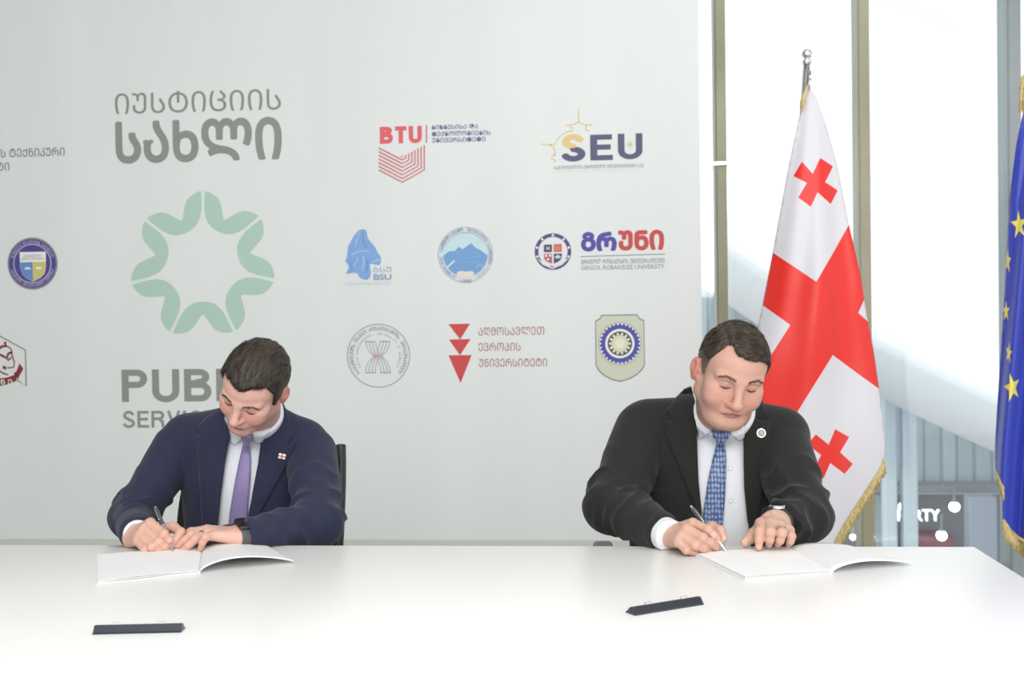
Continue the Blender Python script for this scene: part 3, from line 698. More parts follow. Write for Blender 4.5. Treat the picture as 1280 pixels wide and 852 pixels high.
# ================================================================ office chairs
def chair(xc, yb, label, top=1.0, wid=0.44, rz=0.0, arm=0.652):
    r = empty('office_chair', (xc, yb-0.25, 0)); r.rotation_euler.z = rz; bpy.context.view_layer.update()
    tag(r, label, 'chair', 'office chairs behind the table')
    def put(b, n, par=r, **k):
        o = b.build(n, auto=50); o.parent = par; return o
    b = MB(); bm = bmesh.new(); bmesh.ops.create_grid(bm, x_segments=14, y_segments=18, size=0.5)
    for v in bm.verts:
        x, z = v.co.x*2, v.co.y*2                                   # -1..1
        w = wid/2*(1-0.06*z*z); rx = abs(x)**6*0.02
        zz = 0.52+(top-0.52)*(z*(1-0.025*abs(x)**5)+1)/2
        v.co = Vector((x*w, 0.27+0.05*z-0.045*(1-x*x)*-1-0.03*x*x-0.02*math.cos(z*2), zz))
    g = bmesh.ops.solidify(bm, geom=bm.faces[:], thickness=0.035); b.bm(bm, BLACKF); bk = put(b, 'backrest')
    for sx in (-1, 1):
        b = MB(); b.tube([(sx*wid/2*(1-0.06*q*q)*0.955, 0.27+0.05*q+0.045-0.03-0.02*math.cos(q*2)+0.018, 0.52+(top-0.52)*(q+1)/2) for q in np.linspace(-0.98, 0.97, 9)], 0.014, BLACKP); put(b, 'back_frame')
    b = MB(); b.box((-0.24, -0.26, 0.42), (0.24, 0.22, 0.49), BLACKF, 0.03); put(b, 'seat')
    for sx in (-1, 1):
        b = MB(); b.box((sx*0.285-0.025, -0.16, 0.625), (sx*0.285+0.025, 0.14, arm if sx < 0 else 0.652), BLACKP, 0.012); a = put(b, 'armrest')
        b = MB(); b.tube([(sx*0.285, 0.0, 0.63), (sx*0.285, 0.02, 0.5), (sx*0.22, 0.02, 0.43)], 0.014, BLACKP); o = b.build('arm_support', auto=50); o.parent = a
    b = MB(); b.tube([(0, 0.20, 0.43), (0, 0.32, 0.46), (0, 0.33, 0.62)], [0.022, 0.022, 0.016], BLACKP); put(b, 'back_bracket')
    b = MB(); b.tube([(0, 0, 0.10), (0, 0, 0.42)], 0.026, STEEL, 16); put(b, 'gas_column')
    for k in range(5):
        a = 2*math.pi*k/5+0.3; b = MB(); b.tube([(0, 0, 0.11), (0.3*math.cos(a), 0.3*math.sin(a), 0.075)], [0.028, 0.018], BLACKP); lg = put(b, 'base_leg')
        b = MB(); c = Vector((0.3*math.cos(a), 0.3*math.sin(a), 0.03)); b.lathe([(0.02, -0.022), (0.03, -0.018), (0.03, 0.018), (0.02, 0.022)], BLACKP, c, 16, (math.sin(a), -math.cos(a), 0)); o = b.build('caster', auto=40); o.parent = lg
    return r
cl = P(428, 600, 3.02); chair(float(cl[0])-0.215, 2.99, 'black mesh office chair behind the man with the lilac tie', top=float(P(425, 557, 3.04)[2]), wid=0.43)
cr = P(748, 679, 2.80); chair(float(cr[0])+0.295, 3.02, 'black office chair hidden behind the man in the charcoal suit', top=0.94, wid=0.40, arm=0.664)

# ================================================================ signing folders
def sheet(c00, c10, c11, c01, hfun, thick, m, nu=40, nv=12):
    """c00 front-left, c10 front-right, c11 back-right, c01 back-left on the table; hfun(u, v) lifts it"""
    b = MB(); vs = []
    for j in range(nv+1):
        for i in range(nu+1):
            u, v = i/nu, j/nv; q = (1-u)*(1-v)*c00+u*(1-v)*c10+u*v*c11+(1-u)*v*c01
            vs.append(q+np.array([0, 0, hfun(u, v)+thick]))
    N = len(vs); vs += [q-np.array([0, 0, thick]) for q in vs]; fs = []
    idx = lambda i, j: j*(nu+1)+i
    for j in range(nv):
        for i in range(nu):
            f = [idx(i, j), idx(i+1, j), idx(i+1, j+1), idx(i, j+1)]; fs.append(f); fs.append([k+N for k in f][::-1])
    bd = [idx(i, 0) for i in range(nu+1)]+[idx(nu, j) for j in range(1, nv+1)]+[idx(i, nv) for i in range(nu-1, -1, -1)]+[idx(0, j) for j in range(nv-1, 0, -1)]
    for k in range(len(bd)):
        a, c = bd[k], bd[(k+1) % len(bd)]; fs.append([c, a, a+N, c+N])
    b.add(vs, fs, m); return b
def folder(fl, fs_, fr, br, bs, bl, label, wav, arch, seed):
    FL, FS, FR, BR, BS, BL = [np.array(T(*q)) for q in (fl, fs_, fr, br, bs, bl)]
    root = empty('signing_folder', tuple(FS)); tag(root, label, 'folder', 'open signing folders')
    keep(sheet(FL, FS, BS, BL, lambda u, v: 0.0004, 0.0015, CARD).build('cover', smooth=False), root)
    g = random.Random(seed)
    for k in range(4):
        e = [g.uniform(-0.0015, 0.0015) for _ in range(4)]; ph = g.uniform(0, 6)
        d1 = (FS-FL)/np.linalg.norm(FS-FL); d2 = (BL-FL)/np.linalg.norm(BL-FL); ins = 0.003
        f = lambda u, v, k=k, ph=ph: 0.002+0.0012*k+wav*math.sin(u*5+ph)*(1-v)*0.35+0.0011*k*math.sin(u*math.pi)*0.6
        keep(sheet(FL+d1*(ins+e[0])+d2*ins, FS-d1*0.001+d2*(ins+e[1]), BS-d1*0.001-d2*ins, BL+d1*(ins+e[2])-d2*ins, f, 0.0007, PAPER).build('page', smooth=False), root)
    keep(sheet(FS, FR, BR, BS, lambda u, v: 0.0008+arch*(math.sin(math.pi*u**0.72)**0.8 if u < 1 else 0)*(1-0.35*v)+0.0025*u, 0.0012, CARD, 60).build('raised_leaf', smooth=True), root)
    b = MB(); b.tube([FS+np.array([0, 0, 0.002]), BS+np.array([0, 0, 0.002])], 0.0022, CARD, 8); keep(b.build('spine'), root)
    return root
folder((120.5, 731), (249, 717), (368, 704), (333, 683.5), (252, 688), (119, 696.5), 'open white signing folder under the hands of the man with the lilac tie', 0.001, 0.021, 1)
folder((930, 725.5), (1040, 716.5), (1143, 707), (1062, 684), (985, 687), (868, 694.5), 'open white signing folder under the hands of the man in the charcoal suit', 0.001, 0.015, 2)

# ================================================================ nameplate holders
def holder(a, c, label):
    A = np.array(T(*a)); C = np.array(T(*c)); d = C-A; Ln = np.linalg.norm(d); d /= Ln; n = np.array([-d[1], d[0], 0])
    root = empty('nameplate_holder', tuple(A)); tag(root, label, 'nameplate holder', 'nameplate holders on the table')
    prof = [(0.0, 0.0), (0.0, 0.0015), (0.002, 0.0025), (0.0085, 0.0115), (0.0105, 0.0115), (0.0105, 0.009), (0.0125, 0.009), (0.0125, 0.0115), (0.0145, 0.0115), (0.024, 0.003), (0.028, 0.0015), (0.028, 0.0)]
    b = MB(); vs = []
    for s in (0, Ln):
        for y, z in prof: vs.append(A+d*s+n*y+np.array([0, 0, z]))
    k = len(prof); fs = [[i, (i+1) % k, (i+1) % k+k, i+k] for i in range(k)]+[list(range(k))[::-1], list(range(k, 2*k))]
    b.add(vs, fs, HOLDER); keep(b.build('base_bar'), root)
    for s in (0.24, 0.76):
        b = MB(); q = A+d*Ln*s+n*0.0115
        b.box((-0.006, -0.0009, 0.009), (0.006, 0.0009, 0.016), ACRYL, 0.0004, Matrix.Rotation(math.atan2(d[1], d[0]), 3, 'Z'), (q[0], q[1], 0.74)); keep(b.build('clip_tab'), root)
    return root
holder((115.5, 793), (226, 790.5), 'black wedge-shaped nameplate holder in front of the man with the lilac tie')
holder((794, 769.5), (880, 755.5), 'black wedge-shaped nameplate holder in front of the man in the charcoal suit')

# ================================================================ flags
YG = 4.2
def satin(n, c):
    m = mat(n, c, 0.42); m.node_tree.nodes['Principled BSDF'].inputs['Sheen Weight'].default_value = 0.15; return m
FRINGE = mottled('gold_fringe', srgb(176, 152, 92), srgb(222, 204, 150), 60, 0.55, stretch=(4, 4, 1))
def flag_cloth(name, outline, depth, shapes, base, root, step):
    """cloth cut to an outline; shapes = [(polygon, material)] are sewn in with exact edges"""
    b = smooth_poly(outline, step, 1); q = np.array(b); lo = q.min(0); hi = q.max(0)
    gx, gy = np.meshgrid(np.arange(lo[0], hi[0], step), np.arange(lo[1], hi[1], step)); g = np.stack([gx.ravel(), gy.ravel()], 1)
    g = g[poly_d(g, b) < -step*0.4]
    pts = [tuple(v) for v in b]; edges = []; ins = []
    for pl, _ in shapes:
        r = np.array(smooth_poly(pl, step)); inside = poly_d(r, b) < -0.3; n0 = len(pts)
        pts += [tuple(v) for v in r]; edges += [(n0+i, n0+(i+1) % len(r)) for i in range(len(r))]; ins.append(r)
    dmin = np.min([np.abs(poly_d(g, pl)) for pl, _ in shapes], axis=0); pts += [tuple(v) for v in g[dmin > step*0.45]]
    r = delaunay_2d_cdt([Vector((float(x), float(y))) for x, y in pts], edges, [list(range(len(b)))], 0, 1e-4)
    p2 = np.array([tuple(v) for v in r[0]]); fs = [list(f) for f in r[2]]
    cen = np.array([p2[f].mean(0) for f in fs]); ok = in_poly(cen, b); fs = [f for f, k in zip(fs, ok) if k]; cen = cen[ok]; mi = np.zeros(len(fs), int)
    ms = [base]+list({id(m): m for _, m in shapes}.values())
    for pl, m in shapes: mi[in_poly(cen, pl)] = ms.index(m)
    Y = depth(p2); d = ray(p2[:, 0], p2[:, 1]); v = CAM+d*(Y/d[:, 1])[:, None]
    o = obj(name, v, [f[::-1] for f in fs], ms, None, True, mi)
    m = o.modifiers.new('thickness', 'SOLIDIFY'); m.thickness = 0.0016; m.offset = 1
    return keep(o, root)
def fringe(name, pts, drop, Y, root, n, rng):
    pts = np.array(pts, float); seg = np.linalg.norm(np.diff(pts, axis=0), axis=1); cum = np.r_[0, np.cumsum(seg)]; b = MB()
    b.tube([P(x, y, Y(x, y)-0.004) for x, y in pts], 0.006, FRINGE, 8)
    for i in range(n):
        t = (i+0.5)/n*cum[-1]; x = np.interp(t, cum, pts[:, 0]); y = np.interp(t, cum, pts[:, 1]); j = rng.uniform(-0.8, 0.8)
        yy = Y(x, y)-0.004; q = [P(x, y, yy), P(x+drop[0]*0.5+j, y+drop[1]*0.5, yy-0.004), P(x+drop[0]+1.6*j, y+drop[1]*rng.uniform(0.88, 1.1), yy+rng.uniform(-0.006, 0.006))]
        b.tube(q, [0.0042, 0.0036, 0.002], FRINGE, 5)
    return keep(b.build(name, smooth=True), root)
def pole(root, x0, y0, x1, Y, fl=True):
    """pole standing on the floor; top at pixel x0,y0, leaning towards x1 at the floor"""
    top = P(x0, y0, Y); bot = P(x1, 800, Y); bot = top+(bot-top)*(top[2]-0.03)/(top[2]-bot[2])
    b = MB(); b.tube([bot, top], 0.0125, CHROME, 16); p = keep(b.build('pole', smooth=True), root)
    b = MB(); b.lathe([(0.013, 0), (0.017, 0.004), (0.017, 0.012), (0.009, 0.016), (0.009, 0.02), (0.015, 0.024), (0.0185, 0.033), (0.0185, 0.039), (0.014, 0.048), (0.003, 0.053)], CHROME, top, 24); keep(b.build('finial', smooth=True), root)
    b = MB(); b.lathe([(0.17, 0), (0.17, 0.015), (0.14, 0.03), (0.03, 0.045), (0.02, 0.16), (0.016, 0.16)], CHROME, (bot[0], bot[1], 0), 40); keep(b.build('base', auto=40), root)
    return top, bot
WHT = satin('flag_white', srgb(216, 214, 221)); RED = satin('flag_red', srgb(230, 38, 28)); YEL = satin('flag_yellow', srgb(236, 218, 92)); BLU_ = satin('flag_blue', srgb(46, 62, 178))
root = empty('national_flag', tuple(P(975, 700, YG)*np.array([1, 1, 0]))); tag(root, 'white flag with red crosses hanging on a chrome pole', 'flag')
gout = [(1011, 110), (1005, 125), (1000, 142), (992, 178), (985, 212), (974, 272), (965, 322), (956, 368), (950, 398), (940, 450), (930, 505), (918, 570), (908, 640), (906, 690), (1040, 690), (1048, 670), (1066, 640), (1088, 606), (1103, 582), (1107.5, 562), (1104, 525), (1099, 488), (1092, 440), (1083, 392), (1075, 342), (1061, 281), (1046, 205), (1032, 155), (1020, 120)]
crossA = [(1002.5, 202), (1016, 217.5), (1025, 197.5), (1041, 208), (1031, 227.5), (1047, 238), (1038, 255), (1022, 240.5), (1013.5, 258.5), (998, 247), (1008.5, 228.5), (992, 220)]
crossB = [(1019.6, 542.6), (1035.5, 555.5), (1043.7, 536), (1061.5, 546), (1050, 565), (1066, 579.6), (1055.7, 592), (1037.5, 578.5), (1029, 598), (1016, 588), (1026, 568.5), (1009, 555)]
big = [(967, 316), (1020.5, 352), (1061.5, 280), (1095, 300), (1081, 372), (1072.7, 391), (1087, 404), (1120, 440), (1100, 487), (1040.6, 443.6), (999, 511), (960, 590), (890, 560), (935, 488), (965.7, 441), (988, 406), (953, 381), (940, 340)]
def left_of(y): return np.interp(y, [110, 142, 212, 322, 398, 505, 640, 690], [1011, 1000, 985, 965, 950, 930, 908, 906])
def right_of(y): return np.interp(y, [110, 155, 205, 281, 342, 392, 440, 488, 562, 690], [1013, 1032, 1046, 1061, 1075, 1083, 1092, 1099, 1107.5, 1118])
def dg(p):
    x, y = p[:, 0], p[:, 1]; l = left_of(y); r = right_of(y); u = (x-l)/np.maximum(r-l, 6); v = np.clip((y-110)/560, 0, 1)
    s = np.clip(v*2.2, 0.05, 1)
    return YG-0.05*s*np.sin(math.pi*np.clip(u, 0, 1))**0.7+s*(0.016*np.sin(u*7.5+v*2.4+0.3)+0.009*np.sin(u*15+v*5)+0.006*np.sin(u*4+v*17))+0.02
flag_cloth('flag_cloth', gout, dg, [(k, RED) for k in (crossA, crossB, big)], WHT, root, 3.0)
Yg = lambda x, y: float(dg(np.array([[x, y]], float))[0])
fringe('fringe', [(1105.5, 576), (1103, 583), (1088, 607), (1066, 641), (1048, 671), (1041, 688)], (1.5, 14), Yg, root, 75, random.Random(5))
top, bot = pole(root, 1008.5, 80, 958, YG+0.035)
b = MB()
for k in range(2): b.tube([P(1011+k*1.5, 88, YG+0.01), P(1012.5+k, 100, YG), P(1012, 112, YG-0.004)], 0.0035, CHROME, 8)
b.tube([P(1010, 106, YG-0.01), P(1006, 118, YG-0.015), P(1003, 128, YG-0.01), P(1001, 136, YG-0.01)], [0.004, 0.008, 0.009, 0.004], FRINGE, 8)
for k in range(9): b.tube([P(1008-k*0.3, 114+k*2, YG-0.012), P(1003-k*0.4, 126+k*2.2, YG-0.02+0.004*(k % 3))], [0.003, 0.0015], FRINGE, 5)
keep(b.build('cord', smooth=True), root)

root = empty('union_flag', tuple(P(1318, 760, YG)*np.array([1, 1, 0]))); tag(root, 'blue flag with yellow stars hanging at the right edge', 'flag')
eout = [(1284, 118), (1279, 140), (1270.5, 180), (1266, 215), (1262, 252), (1258, 330), (1254, 400), (1250, 460), (1246, 520), (1244, 560), (1245, 588), (1251, 600), (1254, 610), (1253, 634), (1254, 652), (1262, 662), (1272, 671), (1284, 678), (1310, 688), (1345, 690), (1345, 300), (1315, 150), (1300, 118)]
def star(cx, cy, rx, ry, rot=0.0):
    return [(cx+rx*(1 if i % 2 == 0 else 0.39)*math.sin(rot+i*math.pi/5), cy-ry*(1 if i % 2 == 0 else 0.39)*math.cos(rot+i*math.pi/5)) for i in range(10)]
stars = [star(1274, 281, 10.5, 19, -0.1), star(1260, 326, 4.5, 17, 0.1), star(1258, 389, 4.5, 14, 0), star(1261.5, 441, 4, 14, 0.2), star(1265, 484, 10, 19, -0.25), star(1310, 420, 14, 16), star(1316, 330, 14, 16)]
def de(p):
    x, y = p[:, 0], p[:, 1]; l = np.interp(y, [118, 180, 252, 330, 460, 560, 690], [1284, 1270.5, 1262, 1258, 1250, 1244, 1240]); s = np.clip((y-110)/200, 0.1, 1)
    e = np.clip((x-l)/8, 0, 1)
    return YG-0.03*s*e+s*(0.022*np.sin((x-l)*0.17+y*0.004)+0.008*np.sin((x-l)*0.36+y*0.012))
flag_cloth('flag_cloth', eout, de, [(k, YEL) for k in stars], BLU_, root, 2.5)
Ye = lambda x, y: float(de(np.array([[x, y]], float))[0])
fringe('fringe', [(1245, 588), (1250, 600), (1254, 611)], (1.5, 15), Ye, root, 14, random.Random(6))
fringe('fringe', [(1254, 650), (1262, 662), (1272, 671), (1284, 678), (1310, 688), (1344, 690)], (1, 21), Ye, root, 70, random.Random(7))
pole(root, 1291, 62, 1310, YG+0.06)
b = MB(); g = random.Random(9)
b.tube([P(1290, 88, YG), P(1281, 98, YG-0.02), P(1278, 112, YG-0.025)], [0.006, 0.012, 0.012], FRINGE, 8)
for k in range(40):
    x = g.uniform(1275, 1285); b.tube([P(x+1.5, 100+g.uniform(-6, 6), YG-0.03), P(x, 120, YG-0.035+g.uniform(-.01, .01)), P(x-1+g.uniform(-1.5, 1.5), 136+g.uniform(-6, 8), YG-0.03)], [0.003, 0.003, 0.0012], FRINGE, 5)
keep(b.build('tassel', smooth=True), root)

# ================================================================ people
def rotm(pitch, roll, yaw):
    a, b_, c = (math.radians(t) for t in (pitch, roll, yaw))
    Rx = np.array([[1, 0, 0], [0, math.cos(a), -math.sin(a)], [0, math.sin(a), math.cos(a)]])
    Ry = np.array([[math.cos(b_), 0, math.sin(b_)], [0, 1, 0], [-math.sin(b_), 0, math.cos(b_)]])
    Rz = np.array([[math.cos(c), -math.sin(c), 0], [math.sin(c), math.cos(c), 0], [0, 0, 1]])
    return Rz@Ry@Rx
def head_local(q, h):
    """head in its own frame: x to the subject's left, -y is where the face looks, z up, eyes at z = 0; metres"""
    x, y, z = q[:, 0], q[:, 1], q[:, 2]; s = np.stack([np.abs(x), y, z], 1)
    jw = h['jaw']; fw = h['full']
    d = ell(s, (0, 0.012, 0.036), (0.0755, 0.096, 0.084))
    d = smin(d, ell(s, (0, 0.055, 0.008), (0.064, 0.052, 0.062)), 0.03)
    d = smin(d, ell(s, (0.0, -0.035, 0.045), (0.058, 0.048, 0.048)), 0.03)                       # forehead
    d = smin(d, ell(s, (0, -0.032, -0.028), (0.060*fw, 0.056, 0.080)), 0.025)
    d = smin(d, rc(s, (0.051*(0.55+0.45*jw), 0.004, -0.060), (0.016*jw, -0.066, -0.097), 0.020*fw, 0.018*fw), 0.03)     # jaw
    d = smin(d, ell(s, (0, -0.078, -0.099), (0.021*jw, 0.017, 0.017)), 0.018)                    # chin
    d = smin(d, ell(s, (0.037*fw, -0.058, -0.038), (0.025*fw, 0.024*fw, 0.026)), 0.022)          # cheek
    d = smin(d, ell(s, (0.050, -0.050, -0.012), (0.017, 0.022, 0.013)), 0.02)                    # cheekbone
    ez, nz, mz = h.get('ez', 0.0), h.get('nz', 0.0), h.get('mz', 0.0)
    Z = lambda dz: s-np.array([0, 0, dz], np.float32)
    se, sn_, sm = Z(ez), Z(nz), Z(mz)
    d = smin(d, rc(se, (0.046, -0.067, 0.0205), (0.012, -0.082, 0.0165), 0.0110, 0.0120), 0.014)   # brow
    d = smax(d, -ell(se, (0.031, -0.098, 0.001), (0.020, 0.0205, 0.0130)), 0.012)                # eye socket
    d = smin(d, sph(se, (0.0312, -0.0665, -0.001), 0.0150), 0.0035)                              # lidded eye
    d = smin(d, rc(s, (0, -0.082, 0.014+ez), (0, -0.1075, -0.030+nz), 0.0085, 0.0108), 0.013)    # nose
    d = smin(d, ell(sn_, (0, -0.1085, -0.034), (0.0125*h['nose'], 0.0115, 0.0105)), 0.008)
    d = smin(d, ell(sn_, (0.0135*h['nose'], -0.0965, -0.0375), (0.0078, 0.0115, 0.0082)), 0.006)
    d = smax(d, -ell(sn_, (0.0068*h['nose'], -0.1025, -0.0465), (0.0038, 0.0058, 0.0045)), 0.003)  # nostril
    d = smax(d, -rc(s, (0.0195, -0.103, -0.038+nz), (0.033, -0.092, -0.066+mz), 0.0014, 0.0014), 0.009) # nasolabial fold
    d = smin(d, ell(sm, (0, -0.0765, -0.066), (0.027, 0.018, 0.021)), 0.016)                     # mouth mound
    d = smin(d, rc(sm, (0.0215, -0.0840, -0.0735), (0.0045, -0.0958, -0.0648), 0.0030, 0.0046), 0.004)
    d = smin(d, rc(sm, (0.0195, -0.0840, -0.0760), (0.0, -0.0938, -0.0757), 0.0032, 0.0058), 0.004)
    d = smax(d, -rc(sm, (0.0260, -0.0870, -0.0785), (0.0, -0.1025, -0.0692), 0.0012, 0.0012), 0.003)
    d = smax(d, -ell(sm, (0, -0.100, -0.0845), (0.016, 0.006, 0.0045)), 0.008)                   # under the lip
    if h.get('jowl'): d = smin(d, ell(s, (0.0, -0.040, -0.108), (0.050, 0.040, 0.020*h['jowl'])), 0.025)
    # ears
    c, sn = math.cos(0.33), math.sin(0.33)
    e = s-np.array([0.0765*h['earx'], 0.016, -0.010], np.float32); ex = e[:, 0]*c-e[:, 1]*sn; ey = e[:, 0]*sn+e[:, 1]*c; ez = e[:, 2]
    ey, ez = ey*0.97+ez*0.24-0.002, ez*0.97-ey*0.24
    E = np.stack([ex, ey, ez], 1)
    ear = ell(E, (0.004, 0.006, 0.004), (0.0080, 0.0180, 0.0275)); ear = smin(ear, ell(E, (0.002, -0.002, -0.024), (0.006, 0.009, 0.011)), 0.008)
    ear = smin(ear, rc(s, (0.062, 0.010, -0.008), (0.0735*h['earx'], 0.018, -0.008), 0.016, 0.012), 0.008)
    d = smin(d, rc(s, (0.058, 0.004, -0.034), (0.066*h['earx'], 0.012, -0.030), 0.017, 0.012), 0.012)
    ear = smax(ear, -ell(E, (0.0155, 0.006, 0.009), (0.0080, 0.0110, 0.015)), 0.004)
    ear = smin(ear, rc(E, (0.004, -0.004, 0.012), (0.006, -0.008, -0.012), 0.0042, 0.0042), 0.004)
    d = smin(d, ear, 0.008)
    return d
def front(h, x, z):
    """surface points of the face at local (x, z)"""
    x = np.asarray(x, np.float32); z = np.asarray(z, np.float32); y = np.full(len(x), -0.15, np.float32)
    for _ in range(60): y += np.maximum(head_local(np.stack([x, y, z], 1), h), 0)*0.6
    return np.stack([x, y, z], 1)
def hairline(h, q):
    """signed: > 0 inside the hair area (local coordinates)"""
    x, y, z = q[:, 0], q[:, 1], q[:, 2]; a = np.degrees(np.arctan2(x, -(y-0.01)))
    return (z-np.interp(a, h['hl'][0], h['hl'][1]))
def hair_local(q, h):
    x, y, z = q[:, 0], q[:, 1], q[:, 2]
    base = ell(q, (0, 0.012, 0.036), (0.0755, 0.096, 0.084)); base = smin(base, ell(q, (0, 0.055, 0.008), (0.064, 0.052, 0.062)), 0.03)
    base = smin(base, ell(q, (0.0, -0.035, 0.045), (0.058, 0.048, 0.048)), 0.03); base = smin(base, rc(np.stack([np.abs(x), y, z], 1), (0.046, -0.02, -0.03), (0.05, -0.01, 0.02), 0.018, 0.02), 0.02)
    top = np.clip((z-0.02)/0.09, 0, 1); th = h['side']+(h['top']-h['side'])*top**0.8
    if h.get('part') is not None:
        px = h['part']; g = np.exp(-((x-px)/0.004)**2)*(y < 0.045)*(y > -0.09); th = th*(1-0.75*g)*np.where(x < px, 0.75, 1.0)
    cd_ = comb(h, q); sd = np.stack([cd_[:, 1]*0+1, 0*x, 0*x], 1)
    n1 = noise3(q*np.array([170, 45, 60], np.float32)+7) if h.get('part') is None else noise3(q*np.array([45, 170, 90], np.float32)+7)
    n2 = noise3(q*np.array([420, 90, 160], np.float32)) if h.get('part') is None else noise3(q*np.array([90, 420, 200], np.float32))
    th = th+(n1-0.5)*h['rough']*(0.4+0.6*top)+(n2-0.5)*h['rough']*0.5
    hlv = hairline(h, q); edge = (noise3(q*np.array([260, 260, 40], np.float32))-0.5)*0.010
    th = th*np.clip((hlv+edge+0.004)/h['taper'], 0.0, 1.0)**0.7
    d = base-th
    return smax(d, -(hlv+edge), 0.003)
def comb(h, q):
    """direction the hair is combed (local)"""
    if h.get('part') is None:
        c = np.array([0.012, 0.058, 0.112]); d = q-c; d[:, 2] -= 0.02
    else:
        d = np.tile(np.array([0.9, -0.35, -0.1]), (len(q), 1)); lo = q[:, 0] < h['part']; d[lo] = (-0.25, 0.25, -1.0)
        fr = (q[:, 1] < -0.055) & ~lo; d[fr] = (0.8, -0.1, 0.35)
        sd = q[:, 0] > 0.050; d[sd] = (0.1, 0.3, -1.0)
    return d
def strands(root_pts, normals, dirs, length, width, lift, rng, curl=0.15):
    n = len(root_pts); t = dirs-(dirs*normals).sum(1)[:, None]*normals; t /= np.maximum(np.linalg.norm(t, axis=1, keepdims=True), 1e-6)
    t = t+rng.normal(0, curl, (n, 3)); b = np.cross(t, normals); b /= np.maximum(np.linalg.norm(b, axis=1, keepdims=True), 1e-6)
    L = length*rng.uniform(0.6, 1.25, (n, 1)); lf = lift*rng.uniform(0.3, 1.6, (n, 1)); vs = []; K = 4
    for k in range(K):
        u = k/(K-1); c = root_pts+t*L*u+normals*(lf*math.sin(u*2.2)-0.0005-(L*u)**2/0.15); w = width*(1-0.8*u)
        for a in range(3):
            an = a*2*math.pi/3; vs.append(c+b*w*math.cos(an)+normals*w*math.sin(an))
    V = np.stack(vs, 1).reshape(-1, 3); fs = []
    base = np.arange(n)*K*3
    for k in range(K-1):
        for a in range(3):
            i0 = k*3+a; i1 = k*3+(a+1) % 3; fs.append(np.stack([base+i0, base+i1, base+i1+3, base+i0+3], 1))
    return V, np.concatenate(fs)

SKIN = attr_mat('skin', 0.55, sss=0.12, bscale=900, bstr=0.08, bdist=0.0006); SKIN.node_tree.nodes['Principled BSDF'].inputs['Specular IOR Level'].default_value = 0.28
HAIRM = attr_mat('hair', 0.5); HAIRM.node_tree.nodes['Principled BSDF'].inputs['Specular IOR Level'].default_value = 0.35
def cloth_mat(name, c1, c2, scale=700, rough=0.85, sheen=0.1, wave=None):
    m = mottled(name, c1, c2, scale, rough, bmp=0.25, dist=0.0006, detail=2); b = m.node_tree.nodes['Principled BSDF']; b.inputs['Sheen Weight'].default_value = sheen; b.inputs['Sheen Roughness'].default_value = 0.5
    b.inputs['Specular IOR Level'].default_value = 0.25
    return m
SHIRT = mottled('white_shirt_cotton', srgb(217, 220, 226), srgb(225, 228, 233), 400, 0.8, bmp=0.1, dist=0.0004)

def hand_sdf(hd):
    """hd: dict with 'w' wrist and fingers as joint lists [MCP, PIP, DIP, TIP] in world space"""
    J = {k: np.array(v, np.float32) for k, v in hd.items() if k in ('index', 'middle', 'ring', 'little', 'thumb')}
    w = np.array(hd['w'], np.float32); fa = np.array(hd['arm'], np.float32); S = hd.get('s', 1.0)
    R4 = {'index': (0.0108, 0.0098, 0.0086, 0.0070), 'middle': (0.0110, 0.0100, 0.0088, 0.0072), 'ring': (0.0106, 0.0095, 0.0083, 0.0068), 'little': (0.0098, 0.0084, 0.0073, 0.0062), 'thumb': (0.0145, 0.0118, 0.0108, 0.0085)}
    def f(p):
        palm = None
        for k in ('index', 'middle', 'ring', 'little'):
            c = rc(p, w+(J[k][0]-J['middle'][0])*0.35, J[k][0], 0.0165*S, 0.0115*S); palm = c if palm is None else smin(palm, c, 0.010)
        palm = smin(palm, rc(p, w, J['thumb'][0], 0.017*S, 0.0145*S), 0.014)
        palm = smin(palm, rc(p, fa, w, 0.030*S, 0.0225*S), 0.02)
        d = palm
        for k in ('index', 'middle', 'ring', 'little', 'thumb'):
            r = R4[k]; j = J[k]; c = None
            for i in range(3):
                q = rc(p, j[i], j[i+1], r[i]*S, r[i+1]*S); c = q if c is None else smin(c, q, 0.003)
            c = smin(c, sph(p, j[1], r[1]*1.04*S), 0.003)
            d = smin(d, c, 0.0030) if k != 'thumb' else smin(d, c, 0.005)
        return d
    return f
TABLE_LO, TABLE_HI = (-2.2, 1.22, 0.70), (XT, TAB_Y, 0.7405)

